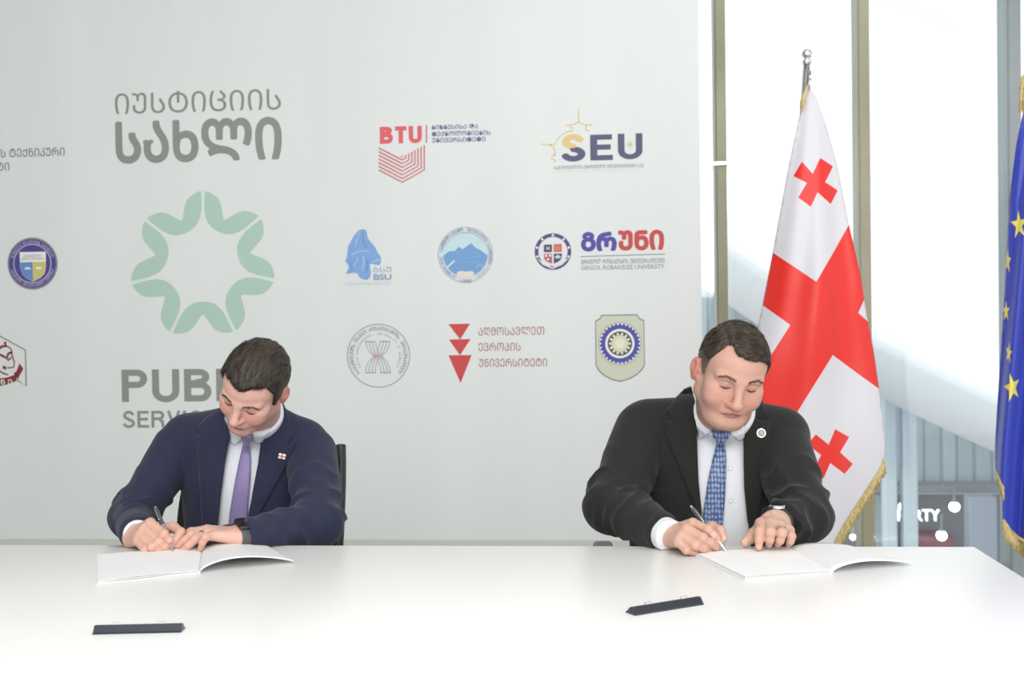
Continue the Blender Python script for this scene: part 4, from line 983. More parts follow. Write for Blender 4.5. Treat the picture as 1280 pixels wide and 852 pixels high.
def person(c):
    rng = np.random.default_rng(c['seed']); h = c['head']
    M = rotm(*h['rot']).astype(np.float32); HC = np.array(P(*h['at']), np.float32); s = h['s']; S3 = np.array(h.get('s3', (1, 1, 1)), np.float32)
    loc = lambda p: ((p-HC)@M)/s/S3
    wor = lambda q: (np.asarray(q, np.float32)*S3*s)@M.T+HC
    hs = lambda p: head_local(loc(p), h)*s*0.95
    NB, NT = np.array(P(*c['neck'][0]), np.float32), wor([(0, 0.028, -0.062)])[0]
    nr = c['neck'][1]
    neckf = lambda p: rc(p, NB, NT, nr*1.08, nr)
    def headneck(p):
        return smin(hs(p), neckf(p), 0.018)
    A = [[np.array(P(*q), np.float32) for q in arm[:3]] for arm in c['arms']]; AR = [arm[3] for arm in c['arms']]
    TZ = lambda d, p: smax(d, -boxd(p, TABLE_LO, TABLE_HI), 0.003)
    parts = [(np.array(P(*q[0]), np.float32), q[1]) for q in c['torso']]
    SH = [np.array(P(*q), np.float32) for q in c['shoulders']]
    def torso(p):
        d = None
        for ctr, r in parts:
            e = ell(p, ctr, r); d = e if d is None else smin(d, e, 0.06)
        d = smin(d, rc(p, SH[0], SH[1], c['shr'], c['shr']), 0.05)
        for q in SH: d = smin(d, rc(p, NB+np.array([0, 0.012, -0.005], np.float32), q, 0.058, c['shr']), 0.035)
        return d
    # ---- body: one mesh (head and hands fine, the clothed rest coarser)
    hip = parts[-1][0].copy(); hip[2] = 0.56
    kn = [hip+np.array([sx*0.13, -0.46, -0.03], np.float32) for sx in (-1, 1)]; an = [k+np.array([0, 0.04, -0.42], np.float32) for k in kn]
    hpj = [hip+np.array([sx*0.095, -0.02, 0.0], np.float32) for sx in (-1, 1)]
    hands = [hand_sdf(k) for k in c['hands']]
    handc = [(lambda f: (lambda p: smax(f(p), -(p[:, 2]-0.7405)*1.0, 0.002)))(f) for f in hands]
    def lower(p):
        d = torso(p)+0.022
        for i in range(2):
            d = smin(d, rc(p, A[i][0], A[i][1], 0.045, 0.04), 0.02); d = smin(d, rc(p, A[i][1], A[i][2], 0.04, 0.026), 0.02)
            d = smin(d, rc(p, hpj[i], kn[i], 0.075, 0.055), 0.03); d = smin(d, rc(p, kn[i], an[i], 0.05, 0.035), 0.02)
        d = smin(d, ell(p, hip+np.array([0, 0.02, 0.02], np.float32), (0.16, 0.11, 0.11)), 0.05)
        return smin(d, neckf(p), 0.02)
    vs = []; fs = []; cols = []; n = 0
    lo = HC-0.155*s*1.05; hi = HC+0.155*s*1.05; lo[2] = min(lo[2], NB[2]-0.02)
    v, f = sdf_mesh(headneck, lo, hi, 0.0023)
    q = loc(v); x, y, z = q.T; ax = np.abs(x)
    base = np.array(c['skin']); col = np.tile(base, (len(v), 1))
    def mix(w, cc): 
        nonlocal col
        w = np.clip(w, 0, 1)[:, None]; col = col*(1-w)+np.array(cc)*w
    ez, nz, mz = h.get('ez', 0.0), h.get('nz', 0.0), h.get('mz', 0.0)
    gs = lambda px, pz, sx, sz: np.exp(-((ax-px)/sx)**2-((z-pz)/sz)**2)*(y < -0.02)
    mix(0.45*gs(0.042, -0.03, 0.02, 0.02), c['blush']); mix(0.5*gs(0, -0.036+nz, 0.016, 0.012), c['blush'])
    mix(0.75*np.clip((ax-0.074)/0.006, 0, 1)*(np.abs(y-0.02) < 0.03)*(z < 0.035), c['blush'])
    mix(c['stubble']*np.clip((-0.055-z)/0.02, 0, 1)*(y < 0.0)*(z > -0.13)+c['stubble']*0.8*np.clip((ax-0.055)/0.01, 0, 1)*np.clip((-0.02-z)/0.02, 0, 1)*(y < 0.0)*(z > -0.13), srgb(136, 112, 102))
    mix(c['stubble']*0.7*gs(0, -0.055, 0.022, 0.005), srgb(150, 125, 112))
    mix(0.5*gs(0.031, -0.003+ez, 0.016, 0.006), srgb(166, 108, 96)); mix(0.30*gs(0.03, -0.014+ez, 0.016, 0.004), srgb(150, 104, 96))
    lip = (ax < 0.024)*np.clip(1-np.abs(z-mz+0.0700+ax*0.22)/(0.0098*np.sqrt(np.clip(1-(ax/0.0245)**2, 0.02, 1))+1e-4), 0, 1)**0.5*(y < -0.078); mix(0.85*lip, c['lip'])
    mix(0.75*(ax < 0.024)*np.exp(-((z-mz+0.0692+ax*0.33)/0.0015)**2)*(y < -0.08), srgb(112, 58, 56))
    mix(0.9*np.exp(-((ax-0.0068)/0.0042)**2-((z-nz+0.046)/0.003)**2)*(y < -0.085), srgb(120, 66, 60))
    hl = hairline(h, q); fade = np.clip(hl/0.02+0.3, 0, 1)*(y > -0.12)
    mix(fade*h['scalp'], h['hair0'])
    col = col*(1+0.07*(noise3(q*60)[:, None]-0.5)+0.05*(noise3(q*260)[:, None]-0.5))
    vs.append(v); fs.append(f+n); n += len(v); cols.append(col)
    for k, hf in enumerate(handc):
        J = c['hands'][k]; pts = np.array([q for kk in ('index', 'middle', 'ring', 'little', 'thumb') for q in J[kk]]+[J['w']]); lo, hi = pts.min(0)-0.022, pts.max(0)+0.022
        hi = np.maximum(hi, np.array(J['arm'])*0.6+np.array(J['w'])*0.4+0.012); lo = np.minimum(lo, np.array(J['arm'])*0.6+np.array(J['w'])*0.4-0.012)
        v, f = sdf_mesh(hf, lo, hi, 0.0016)
        col = np.tile(np.array(c['handskin']), (len(v), 1)); col = col*(1+0.05*(noise3(v*90)[:, None]-0.5))
        for kk in ('index', 'middle', 'ring', 'little', 'thumb'):
            jj = np.array(J[kk])
            for i in (0, 1, 2):
                w = 0.28*np.exp(-(np.linalg.norm(v-jj[i], axis=1)/0.011)**2)[:, None]; col = col*(1-w)+np.array(c['blush'])*w
            tipd = jj[3]-jj[2]; tipd = tipd/np.linalg.norm(tipd); up = np.array(J.get('nail', {}).get(kk, (0, -0.6, 0.8))); up = up-tipd*up.dot(tipd); up /= np.linalg.norm(up); sd = np.cross(tipd, up)
            r = v-jj[3]; a = r@tipd; b_ = r@sd; cc = r@up
            w = (0.40*(np.abs(b_) < 0.0044)*(cc > 0.0034)*(a > -0.004)*(a < 0.0062))[:, None]; col = col*(1-w)+np.array(srgb(240, 200, 190))*w
            w = (0.5*np.exp(-(np.linalg.norm(r, axis=1)/0.009)**2))[:, None]; col = col*(1-w)+np.array(c['blush'])*w
        vs.append(v); fs.append(f+n); n += len(v); cols.append(col)
    ctr = parts[0][0]
    v, f = sdf_mesh(lower, (ctr[0]-0.45, ctr[1]-0.62, 0.03), (ctr[0]+0.45, ctr[1]+0.28, NB[2]+0.02), 0.011)
    vs.append(v); fs.append(f+n); n += len(v); cols.append(np.tile(np.array(c['skin']), (len(v), 1)))
    O = np.array([hip[0], hip[1], 0.0]); V = np.concatenate(vs)
    body = obj('person', V-O, np.concatenate(fs), SKIN, None, True); tint(body, np.concatenate(cols)); body.location = O; bpy.context.view_layer.update()
    tag(body, c['label'], 'person', 'people signing at the table')
    put = lambda name, v, f, m, sm=True: keep(obj(name, v, f, m, None, sm), body)
    # ---- hair
    hf = lambda p: hair_local(loc(p), h)*s*0.8
    v, f = sdf_mesh(hf, HC-0.15*s, HC+0.15*s, 0.0026)
    o = put('hair', v, f, HAIRM); g = noise3(loc(v)*np.array([200, 60, 80], np.float32) if h.get('part') is None else loc(v)*np.array([60, 200, 120], np.float32))
    def hcol(q, g):
        a = np.array(h['hair0']); b_ = np.array(h['hair1']); cc = a+(b_-a)*g[:, None]
        if h.get('grey') is not None:
            w = np.clip((h['greyz']-q[:, 2])/0.03, 0, 1)[:, None]*0.8; cc = cc*(1-w)+np.array(h['grey'])*w
        return cc
    tint(o, hcol(loc(v), g))
    nn = grad(hf, v, 0.014); nn /= np.maximum(np.linalg.norm(nn, axis=1, keepdims=True), 1e-6)
    keepm = hairline(h, loc(v)) > 0.0; idx = np.where(keepm)[0]; idx = rng.choice(idx, h['n'])
    dirs = comb(h, loc(v[idx]).astype(float).copy()); dirs /= np.linalg.norm(dirs, axis=1, keepdims=True); dirs = dirs@M.T.astype(float)
    z_ = loc(v[idx])[:, 2]; ln = (h['len']*np.clip((z_-0.015)/0.075, 0.32, 1))[:, None]
    sv, sf = strands(v[idx], nn[idx], dirs, ln, 0.00042, h['lift'], rng, h.get('curl', 0.2))
    o2 = put('hair_strands', sv, sf, HAIRM); o2.parent = o; o2.matrix_parent_inverse = Matrix.Identity(4)
    tint(o2, np.repeat(hcol(loc(v[idx]), rng.uniform(0, 1, len(idx))**1.5), 12, axis=0))
    # ---- eyebrows and lashes
    for sx in (-1, 1):
        m = 260; t = rng.uniform(0, 1, m); bx = sx*(0.013+0.037*t); bz = h.get('ez', 0.0)+0.0205+0.0055*np.sin(np.clip(t*1.2, 0, 1)*math.pi*0.6)-0.006*np.clip(t-0.65, 0, 1)/0.35+rng.normal(0, 0.0022, m)*(1.15-0.55*t)
        p = front(h, bx, bz); gn = grad(lambda u: head_local(u, h), p, 1e-3); gn /= np.linalg.norm(gn, axis=1, keepdims=True)
        dr = np.stack([np.full(m, sx*1.0), 0*t+0.1, 0.40-0.85*t], 1)
        ev, ef = strands(p.astype(float), gn.astype(float), dr, 0.0085*s, 0.00050, 0.0008, rng, 0.15); o = put('eyebrow', wor(ev), ef, HAIRM); tint(o, np.tile(np.array(h['brow']), (len(ev), 1)))
        u = np.linspace(-1, 1, 15); lx = sx*0.0312+0.0138*u; lz = h.get('ez', 0.0)-0.0058-0.0030*(1-u*u)+0.0012*u*u-0.0008*u*sx; p = front(h, lx, lz); p[:, 1] -= 0.0003
        b = MB(); b.tube(wor(p), [0.0023*s*(1-0.75*abs(k)**1.5) for k in u], c['lash'], 6); keep(b.build('eyelashes', smooth=True), body)
    # ---- jacket
    opn = c['opening']
    def folds(p):
        d = 0
        for i in range(2):
            a, b_, w = A[i]; de = np.linalg.norm(p-b_, axis=1)
            for k, (p0, p1, fr) in enumerate(((a, b_, 22.0), (b_, w, 30.0))):
                ab = p1-p0; L = np.linalg.norm(ab); u = ab/L; t = (p-p0)@u; rd = p-p0-t[:, None]*u; rad = np.linalg.norm(rd, axis=1)
                s1 = np.array([u[2], 0.15, -u[0]]); s1 = (s1-u*s1.dot(u)); s1 /= np.linalg.norm(s1); s2 = np.cross(u, s1); ph = np.arctan2(rd@s1, rd@s2)
                nz = noise3(np.stack([t*9+7*i, np.cos(ph)*1.1+5, np.sin(ph)*1.1+3*k], 1).astype(np.float32))
                am = noise3(np.stack([t*16+3, np.cos(ph)*1.3, np.sin(ph)*1.3+9*i], 1).astype(np.float32))
                wv = 1-2*np.abs(np.sin(math.pi*(t*fr*0.62+0.55*np.sin(ph+1.1*k+i)+1.6*nz)))**0.8
                mask = (0.30+0.70*np.exp(-(de/0.11)**2))*np.clip((t-(0.07 if k == 0 else 0.0))/0.07, 0, 1)*np.clip((L+0.03-t)/0.04, 0, 1)*np.exp(-(np.maximum(rad-0.085, 0)/0.02)**2)
                d = d+0.0105*mask*wv*np.clip(am*1.6-0.35, 0, 1)
        tf = noise3(p*np.array([10, 9, 5], np.float32)+3)-0.5; dg = (p[:, 0]-ctr[0])*np.sign(p[:, 0]-ctr[0])
        tw = 1-2*np.abs(np.sin(math.pi*((p[:, 2]*9+dg*11)+1.3*noise3(p*7+2))))
        tm = np.clip((SH[0][2]-0.03-p[:, 2])/0.05, 0, 1)*np.clip((dg-0.06)/0.06, 0, 1)*np.clip(noise3(p*np.array([8, 8, 11], np.float32)+21)*2-0.9, 0, 1)
        return -d-0.007*tf-0.006*tw*tm
    def sleeve(p, i):
        a, b_, w = A[i]; r = AR[i]; u = (w-b_)/np.linalg.norm(w-b_)
        d = smin(rc(p, a, b_, r[0], r[1]), rc(p, b_, w, r[1], r[2]), 0.02)
        e = smax(rc(p, b_, w+u*0.03, r[1], r[2]), (p-w)@u, 0.004)
        d = smax(d, np.where(np.linalg.norm(p-w, axis=1) < 0.09, (p-w)@u, -1.0), 0.004)
        return d
    def jacket(p):
        t = torso(p)
        X, Y_, Z_ = pix(p); cut = poly_d(np.stack([X, Y_], 1), opn)*(Z_/FPX); front_ = (p[:, 1] < ctr[1]+0.03)
        t2 = smax(t, -np.where(front_, np.maximum(cut, -(t+0.024)), 1.0), 0.003)
        d = smin(t2, smin(sleeve(p, 0), sleeve(p, 1), 0.002), 0.005)
        d = smax(d, -(neckf(p)-0.014), 0.004)
        return TZ(d+folds(p), p)
    v, f = sdf_mesh(jacket, (ctr[0]-0.42, TAB_Y-0.16, 0.50), (ctr[0]+0.42, ctr[1]+0.24, NB[2]+0.12), 0.0046)
    jk = put('suit_jacket', v, f, c['suit'])
    # ---- shirt, collar, tie, lapels
    NU = (NT-NB)/np.linalg.norm(NT-NB)
    shirt_t = lambda p: smin(torso(p)+0.011, smax(rc(p, NB-NU*0.02, NB+NU*0.08, nr*1.08+0.009, nr+0.0085), (p-NB)@NU-c['collar_h'], 0.003), 0.012)
    def shirt(p):
        d = smax(shirt_t(p), np.abs(p[:, 0]-ctr[0])-0.15, 0.01)
        for i in range(2):
            w = A[i][2]; u = (w-A[i][1])/np.linalg.norm(w-A[i][1]); k = c['cuff'][i]
            if not k: continue
            cf = smax(rc(p, w-u*0.06, w+u*0.06, AR[i][2]*0.90, AR[i][2]*0.80), np.abs((p-w)@u-k/2+0.02)-k/2-0.02, 0.003); d = np.minimum(d, cf)
        return TZ(d, p)
    v, f = sdf_mesh(shirt, (ctr[0]-0.42, TAB_Y-0.16, 0.60), (ctr[0]+0.42, ctr[1]+0.16, NB[2]+0.10), 0.0046)
    sh = put('shirt', v, f, SHIRT)
    t0, t1 = 2.0, 3.2
    for poly in c['collar']:
        v, f = drape(shirt_t, poly, 0.0045, 0.0025, t0, t1, 2.0, 1); o = put('collar_leaf', v, f, SHIRT); keep(o, body)
    surf = lambda p: np.minimum(shirt_t(p), 9)
    v, f = drape(shirt_t, c['tie'], 0.0075, 0.004, t0, t1, 2.0, 1, 0.003); tie = put('tie', v, f, c['tiemat'])
    v, f = drape(shirt_t, c['knot'], 0.012, 0.010, t0, t1, 1.5, 1, 0.006); o = put('tie_knot', v, f, c['tiemat']); o.parent = tie; o.matrix_parent_inverse = Matrix.Identity(4)
    tfold = lambda p: torso(p)+folds(p)
    for poly in c['lapels']:
        v, f = drape(tfold, poly, 0.0055, 0.005, t0, t1, 2.5, 0, 0.0015); put('lapel', v, f, c['suit'])
    for poly in c.get('pockets', []):
        v, f = drape(tfold, poly, 0.0050, 0.005, t0, t1, 2.0, 0); put('breast_pocket', v, f, c['suit'])
    # ---- trousers and shoes (under the table)
    def trousers(p):
        d = ell(p, hip+np.array([0, 0.02, 0.02], np.float32), (0.175, 0.125, 0.12))
        for i in range(2):
            d = smin(d, rc(p, hpj[i], kn[i], 0.09, 0.07), 0.03); d = smin(d, smax(rc(p, kn[i], an[i], 0.066, 0.058), 0.10-p[:, 2], 0.004), 0.02)
        return d
    v, f = sdf_mesh(trousers, (hip[0]-0.33, hip[1]-0.62, 0.05), (hip[0]+0.33, hip[1]+0.2, 0.75), 0.012); put('trousers', v, f, c['suit'])
    for i in range(2):
        k = an[i]
        shoe = lambda p: smax(smin(ell(p, (k[0], k[1]-0.08, 0.045), (0.047, 0.14, 0.05)), rc(p, (k[0], k[1], 0.06), (k[0], k[1], 0.11), 0.045, 0.042), 0.03), 0.002-p[:, 2], 0.004)
        v, f = sdf_mesh(shoe, k-np.array([0.07, 0.25, 0.12]), k+np.array([0.07, 0.09, 0.12]), 0.008); put('shoe', v, f, SHOE)
    return dict(body=body, put=put, shirt=shirt_t, torso=tfold, jacket=jacket, hands=handc, A=A, AR=AR, wor=wor, loc=loc)
SHOE = mat('black_leather', (0.015, 0.014, 0.013), 0.3)
LASH = mat('dark_lash', srgb(70, 45, 38), 0.7)
def tie_mat(name, c1, c2, sx, sz, thr=0.5):
    """woven tie: small repeating figures in a diagonal grid"""
    m = mat(name, c1, 0.45); nt = m.node_tree; b = nt.nodes['Principled BSDF']; b.inputs['Sheen Weight'].default_value = 0.2
    tc = node(m, 'ShaderNodeTexCoord'); mp = node(m, 'ShaderNodeMapping'); mp.inputs['Scale'].default_value = (sx, 0.0, sz); nt.links.new(tc.outputs['Object'], mp.inputs[0])
    vo = node(m, 'ShaderNodeTexVoronoi'); vo.inputs['Scale'].default_value = 1.0; vo.inputs['Randomness'].default_value = 0.25; nt.links.new(mp.outputs[0], vo.inputs['Vector'])
    r = node(m, 'ShaderNodeValToRGB'); e = r.color_ramp.elements; e[0].position = thr-0.08; e[0].color = (*c2, 1); e[1].position = thr+0.08; e[1].color = (*c1, 1)
    nt.links.new(vo.outputs['Distance'], r.inputs[0]); nt.links.new(r.outputs[0], b.inputs['Base Color']); return m

def PP(lst): return [np.array(P(*q)) for q in lst]
def hand(Y0, w, arm, s=1.0, nail=None, **fing):
    d = {'w': np.array(P(w[0], w[1], Y0+w[2])), 'arm': np.array(P(arm[0], arm[1], Y0+arm[2])), 's': s, 'nail': nail or {}}
    for k, v in fing.items(): d[k] = [np.array(P(a, b, Y0+e)) for a, b, e in v]
    return d

def band(f, c, axis, width, thick, m, name, n=44, rmax=0.06, r0=None):
    """a strap or ring that follows the surface f around the axis"""
    c = np.array(c, float); u = np.array(axis, float); u /= np.linalg.norm(u); a = np.cross(u, [0, 0, 1]); a /= np.linalg.norm(a); b_ = np.cross(a, u)
    an = np.arange(n)*2*math.pi/n; D = np.cos(an)[:, None]*a+np.sin(an)[:, None]*b_; rr = []
    for w in (-0.5, 0.5):
        r = np.full(n, 0.002)
        for _ in range(60): r = np.minimum(r+np.maximum(-f((c+u*w*width+D*r[:, None]).astype(np.float32))*0.6, 0), rmax)
        rr.append(r)
    r = np.maximum(np.maximum(rr[0], rr[1])+0.0004, r0 or 0); r = np.maximum(r, (np.roll(r, 1)+np.roll(r, -1))/2)
    vs = []; prof = [(-0.5, 0.0002), (-0.5, thick*0.7), (-0.4, thick), (0.4, thick), (0.5, thick*0.7), (0.5, 0.0002)]; k = len(prof)
    for i in range(n):
        for w, t in prof: vs.append(c+u*w*width+D[i]*(r[i]+t))
    fs = [[i*k+j, i*k+(j+1) % k, ((i+1) % n)*k+(j+1) % k, ((i+1) % n)*k+j] for i in range(n) for j in range(k)]
    b = MB(); b.add(vs, fs, m); return b.build(name, auto=45), r, a, b_
def frame_box(c, ux, uy, uz, sx, sy, sz, m, name, bev):
    b = MB(); Rm = Matrix([[ux[i], uy[i], uz[i]] for i in range(3)]); b.box((-sx/2, -sy/2, -sz/2), (sx/2, sy/2, sz/2), m, bev, Rm, c); return b.build(name, auto=50)
def on_surface(f, px, py, off):
    p = trace(f, [px], [py], 2.0, 3.2, off)[0].astype(float); n = grad(f, p[None].astype(np.float32), 2e-3)[0]; n /= np.linalg.norm(n); return p, n
def pen(tip, top, grip, label, body_m, r=0.0052):
    t = np.array(tip, float); e = np.array(top, float); d = e-t; L = np.linalg.norm(d); d /= L
    root = empty('ballpoint_pen', tuple(t)); tag(root, label, 'pen', 'pens in use')
    b = MB(); b.lathe([(0.0006, 0.0), (0.0010, 0.003), (0.0026, 0.012), (r*0.8, 0.020)], CHROME, t, 20, d); keep(b.build('tip_cone', auto=40), root)
    b = MB(); b.lathe([(r*0.8, 0.020), (r*0.95, 0.024), (r, 0.05), (r, L*0.55)], grip, t, 20, d); keep(b.build('grip', auto=40), root)
    b = MB(); b.lathe([(r*1.06, L*0.55), (r*1.06, L*0.57)], CHROME, t, 20, d); b.lathe([(r, L*0.57), (r, L-0.012), (r*0.9, L-0.009)], body_m, t, 20, d); keep(b.build('barrel', auto=40), root)
    b = MB(); b.lathe([(r*0.9, L-0.009), (r*0.62, L-0.008), (r*0.62, L-0.001), (r*0.4, L)], CHROME, t, 20, d); keep(b.build('push_button', auto=40), root)
    v = np.array([0, -1.0, 0.3]); v -= d*v.dot(d); v /= np.linalg.norm(v)
    b = MB(); b.tube([t+d*(L-0.014)+v*r, t+d*(L-0.016)+v*(r+0.003), t+d*(L-0.05)+v*(r+0.0022), t+d*(L-0.052)+v*(r+0.001)], [0.0012, 0.0014, 0.0012, 0.0012], CHROME, 8); keep(b.build('clip', smooth=True), root)
    return root
NAVYS = cloth_mat('navy_wool', srgb(36, 39, 60), srgb(46, 50, 73))
CHARC = cloth_mat('charcoal_wool', srgb(28, 29, 28), srgb(39, 40, 38))
LILAC = tie_mat('lilac_silk', srgb(118, 104, 152), srgb(136, 122, 168), 420, 420, 0.45)
BLUET = tie_mat('blue_patterned_silk', srgb(58, 78, 124), srgb(132, 152, 188), 135, 85, 0.40)
YL = 2.375
rL = hand(YL, (167, 669, 0.058), (162, 661, 0.13), 0.94, {'thumb': (0.3, -0.5, 0.8)},
          index=[(188, 653, 0.018), (205, 667, -0.016), (211, 675, -0.012), (215, 682, -0.004)],
          middle=[(181, 660, 0.004), (199, 677, -0.030), (206, 682.5, -0.024), (212, 687, -0.012)],
          ring=[(175, 668, -0.006), (190, 683, -0.037), (198, 686.5, -0.028), (205, 689, -0.012)],
          little=[(172, 676, -0.008), (181, 687, -0.034), (189, 689.5, -0.024), (197, 690.5, -0.010)],
          thumb=[(190, 662, 0.052), (217, 659, 0.040), (226, 665, 0.018), (217, 679, 0.002)])
lL = hand(YL+0.01, (302, 670, 0.02), (336, 667, 0.068), 1.0, {},
          index=[(259, 662, 0.045), (239, 665, 0.030), (228, 672, 0.020), (220, 680, 0.010)],
          middle=[(257, 663, 0.020), (240, 668, 0.000), (230, 676, -0.006), (222, 684, -0.008)],
          ring=[(259, 666, -0.004), (245, 673, -0.024), (236, 681, -0.026), (228, 688, -0.022)],
          little=[(267, 669, -0.022), (257, 671, -0.040), (253, 678, -0.040), (251, 685, -0.034)],
          thumb=[(280, 668, 0.055), (258, 671, 0.065), (246, 676, 0.060), (238, 682, 0.052)])
L_ = person(dict(seed=1, label='person in a navy suit and lilac tie, writing, head deeply bowed', skin=srgb(208, 163, 150), handskin=srgb(212, 170, 153), blush=srgb(202, 124, 112), lip=srgb(172, 104, 98), stubble=0.32, lash=LASH,
    head=dict(at=(317, 483, 2.55), rot=(43, 22, -1), s=0.83, nz=-0.002, jaw=1.08, full=1.06, nose=1.0, earx=1.0, hl=([-180, -140, -112, -100, -90, -80, -68, -60, -45, -20, 0, 20, 45, 60, 68, 80, 90, 100, 112, 140, 180], [-0.07, -0.07, -0.045, 0.02, 0.022, -0.022, -0.022, 0.045, 0.080, 0.084, 0.072, 0.084, 0.080, 0.045, -0.022, -0.022, 0.022, 0.02, -0.045, -0.07, -0.07]),
        top=0.013, side=0.006, rough=0.0045, taper=0.016, scalp=0.9, hair0=srgb(38, 33, 28), hair1=srgb(64, 55, 46), brow=srgb(84, 66, 54), n=6500, len=0.016, lift=0.0004, curl=0.10),
    neck=((322, 527, 2.735), 0.051), collar_h=0.062,
    torso=[((313, 604, 2.80), (0.172, 0.118, 0.165)), ((313, 680, 2.83), (0.165, 0.125, 0.17))], shoulders=[(238, 551, 2.80), (376, 558, 2.78)], shr=0.060,
    arms=[((222, 562, 2.80), (167, 645, 2.64), (172, 667, 2.425), (0.062, 0.053, 0.036)), ((389, 567, 2.77), (399, 652, 2.57), (304, 671, 2.40), (0.062, 0.056, 0.036))], cuff=(0.007, 0.0),
    hands=[rL, lL], suit=NAVYS, tiemat=LILAC,
    opening=[(285, 546), (279, 580), (275, 620), (271, 660), (268, 720), (306, 720), (311, 655), (316, 620), (323, 580), (329, 550), (338, 522), (346, 504), (354, 480), (310, 460), (284, 500), (279, 525)],
    lapels=[[(270, 513), (277, 520), (283, 533), (286, 546), (280, 580), (275, 620), (271, 660), (270, 690), (254, 690), (252, 650), (249, 605), (246, 562), (244, 546), (251, 541), (247, 532), (257, 522)],
            [(343, 501), (353, 501), (361, 518), (367, 544), (358, 555), (369, 553), (362, 575), (346, 604), (328, 635), (313, 660), (306, 672), (308, 655), (314, 625), (321, 590), (326, 553), (335, 521)]],
    collar=[[(341, 514), (344, 521), (336, 537), (327, 554), (321, 555), (315, 548), (313, 541), (326, 532)], [(284, 540), (286, 550), (292, 557), (303, 549), (301, 540), (290, 533)]],
    knot=[(300, 543), (317, 542), (315, 552), (310, 557), (304, 556)], tie=[(304, 553), (311, 553), (313.5, 575), (313, 600), (310, 630), (308, 672), (284, 672), (287, 640), (293, 605), (299, 575)]))

YR = 2.375
rR = hand(YR, (838, 668, 0.050), (818, 662, 0.13), 1.01, {'thumb': (0.3, -0.5, 0.8)},
          index=[(866, 654, 0.012), (885, 662, -0.014), (894, 670, -0.010), (899, 678, -0.002)],
          middle=[(858, 661, -0.008), (878, 672, -0.032), (888, 678, -0.024), (895, 684, -0.012)],
          ring=[(852, 669, -0.020), (869, 681, -0.040), (879, 685, -0.030), (886, 689, -0.014)],
          little=[(848, 677, -0.022), (858, 687, -0.036), (868, 690, -0.026), (876, 691, -0.012)],
          thumb=[(866, 664, 0.050), (890, 659, 0.036), (900, 663, 0.018), (904, 673, 0.006)])
lR = hand(YR+0.012, (968, 654, 0.045), (980, 646, 0.13), 1.06, {},
          index=[(951, 654, 0.010), (950, 664, -0.024), (949, 674, -0.032), (948.5, 683, -0.034)],
          middle=[(962, 654, 0.000), (963, 665, -0.036), (962, 674, -0.034), (961, 680, -0.020)],
          ring=[(975, 657, 0.000), (977, 666, -0.032), (975, 675, -0.030), (972, 680, -0.016)],
          little=[(986, 663, 0.010), (989, 670, -0.018), (988, 676, -0.018), (986, 680, -0.006)],
          thumb=[(952, 660, 0.030), (943, 667, 0.014), (937, 673, 0.004), (931, 678, -0.006)])
R__ = person(dict(seed=2, label='person in a charcoal suit and blue patterned tie, writing and looking down', skin=srgb(193, 151, 135), handskin=srgb(201, 164, 146), blush=srgb(198, 126, 112), lip=srgb(168, 100, 92), stubble=0.13, lash=LASH,
    head=dict(ez=0.006, nz=-0.001, mz=0.005, jowl=0.8, at=(914, 466, 2.57), rot=(27, 9, 12), s=0.885, s3=(1.03, 0.98, 0.98), jaw=1.20, full=1.12, nose=1.2, earx=1.02, hl=([-180, -140, -112, -100, -90, -80, -68, -60, -53, -46, -38, -30, -22, 0, 22, 42, 58, 68, 80, 90, 100, 112, 140, 180], [-0.06, -0.06, -0.04, 0.022, 0.024, -0.012, 0.0, 0.042, 0.062, 0.080, 0.097, 0.098, 0.089, 0.081, 0.079, 0.071, 0.044, -0.004, -0.016, 0.024, 0.022, -0.04, -0.06, -0.06]),
        top=0.009, side=0.0028, rough=0.004, taper=0.014, scalp=0.6, part=-0.040, hair0=srgb(42, 35, 30), hair1=srgb(74, 62, 51), grey=srgb(126, 112, 98), greyz=0.045, brow=srgb(112, 82, 66), n=6500, len=0.020, lift=0.0005, curl=0.11),
    neck=((906, 525, 2.735), 0.060), collar_h=0.05,
    torso=[((893, 604, 2.80), (0.205, 0.14, 0.185)), ((893, 680, 2.82), (0.205, 0.16, 0.18))], shoulders=[(812, 538, 2.80), (972, 546, 2.76)], shr=0.066,
    arms=[((806, 540, 2.79), (766, 631, 2.63), (832, 667, 2.425), (0.072, 0.064, 0.041)), ((974, 552, 2.75), (1005, 642, 2.575), (977, 652, 2.475), (0.070, 0.064, 0.046))], cuff=(0.022, 0.0),
    hands=[rR, lR], suit=CHARC, tiemat=BLUET,
    opening=[(867, 478), (867.5, 505), (868, 525), (869, 546), (872, 590), (877, 640), (880, 720), (942, 720), (936, 663), (931, 610), (930, 560), (930, 532), (938, 516), (946, 495), (905, 460)],
    lapels=[[(864, 482), (868.5, 500), (870, 520), (871, 550), (873, 600), (877, 640), (877, 655), (868, 632), (855, 600), (843, 570), (833, 545), (831, 527), (842, 524), (833, 512), (845, 496), (855, 486)],
            [(953, 499), (960, 519), (945, 522), (963, 529), (964, 546), (960, 575), (956, 600), (948, 635), (939, 668), (935, 650), (931, 610), (930, 560), (930, 532), (938, 516), (946, 503)]],
    pockets=[[(957, 606), (996, 591), (997.5, 597), (958.5, 613)]],
    collar=[[(868, 503), (868.5, 520), (873, 549), (880, 546), (890, 537), (880, 524), (872, 508)], [(929, 524), (931, 546), (926, 552), (918, 546), (911, 539), (920, 532)]],
    knot=[(888.5, 537), (912.5, 537), (909.5, 549), (906, 554), (896, 554), (892.5, 548)], tie=[(896, 552), (906, 552), (908, 575), (907, 610), (905, 640), (902, 674), (876, 674), (879, 640), (885, 600), (890.5, 575)]))

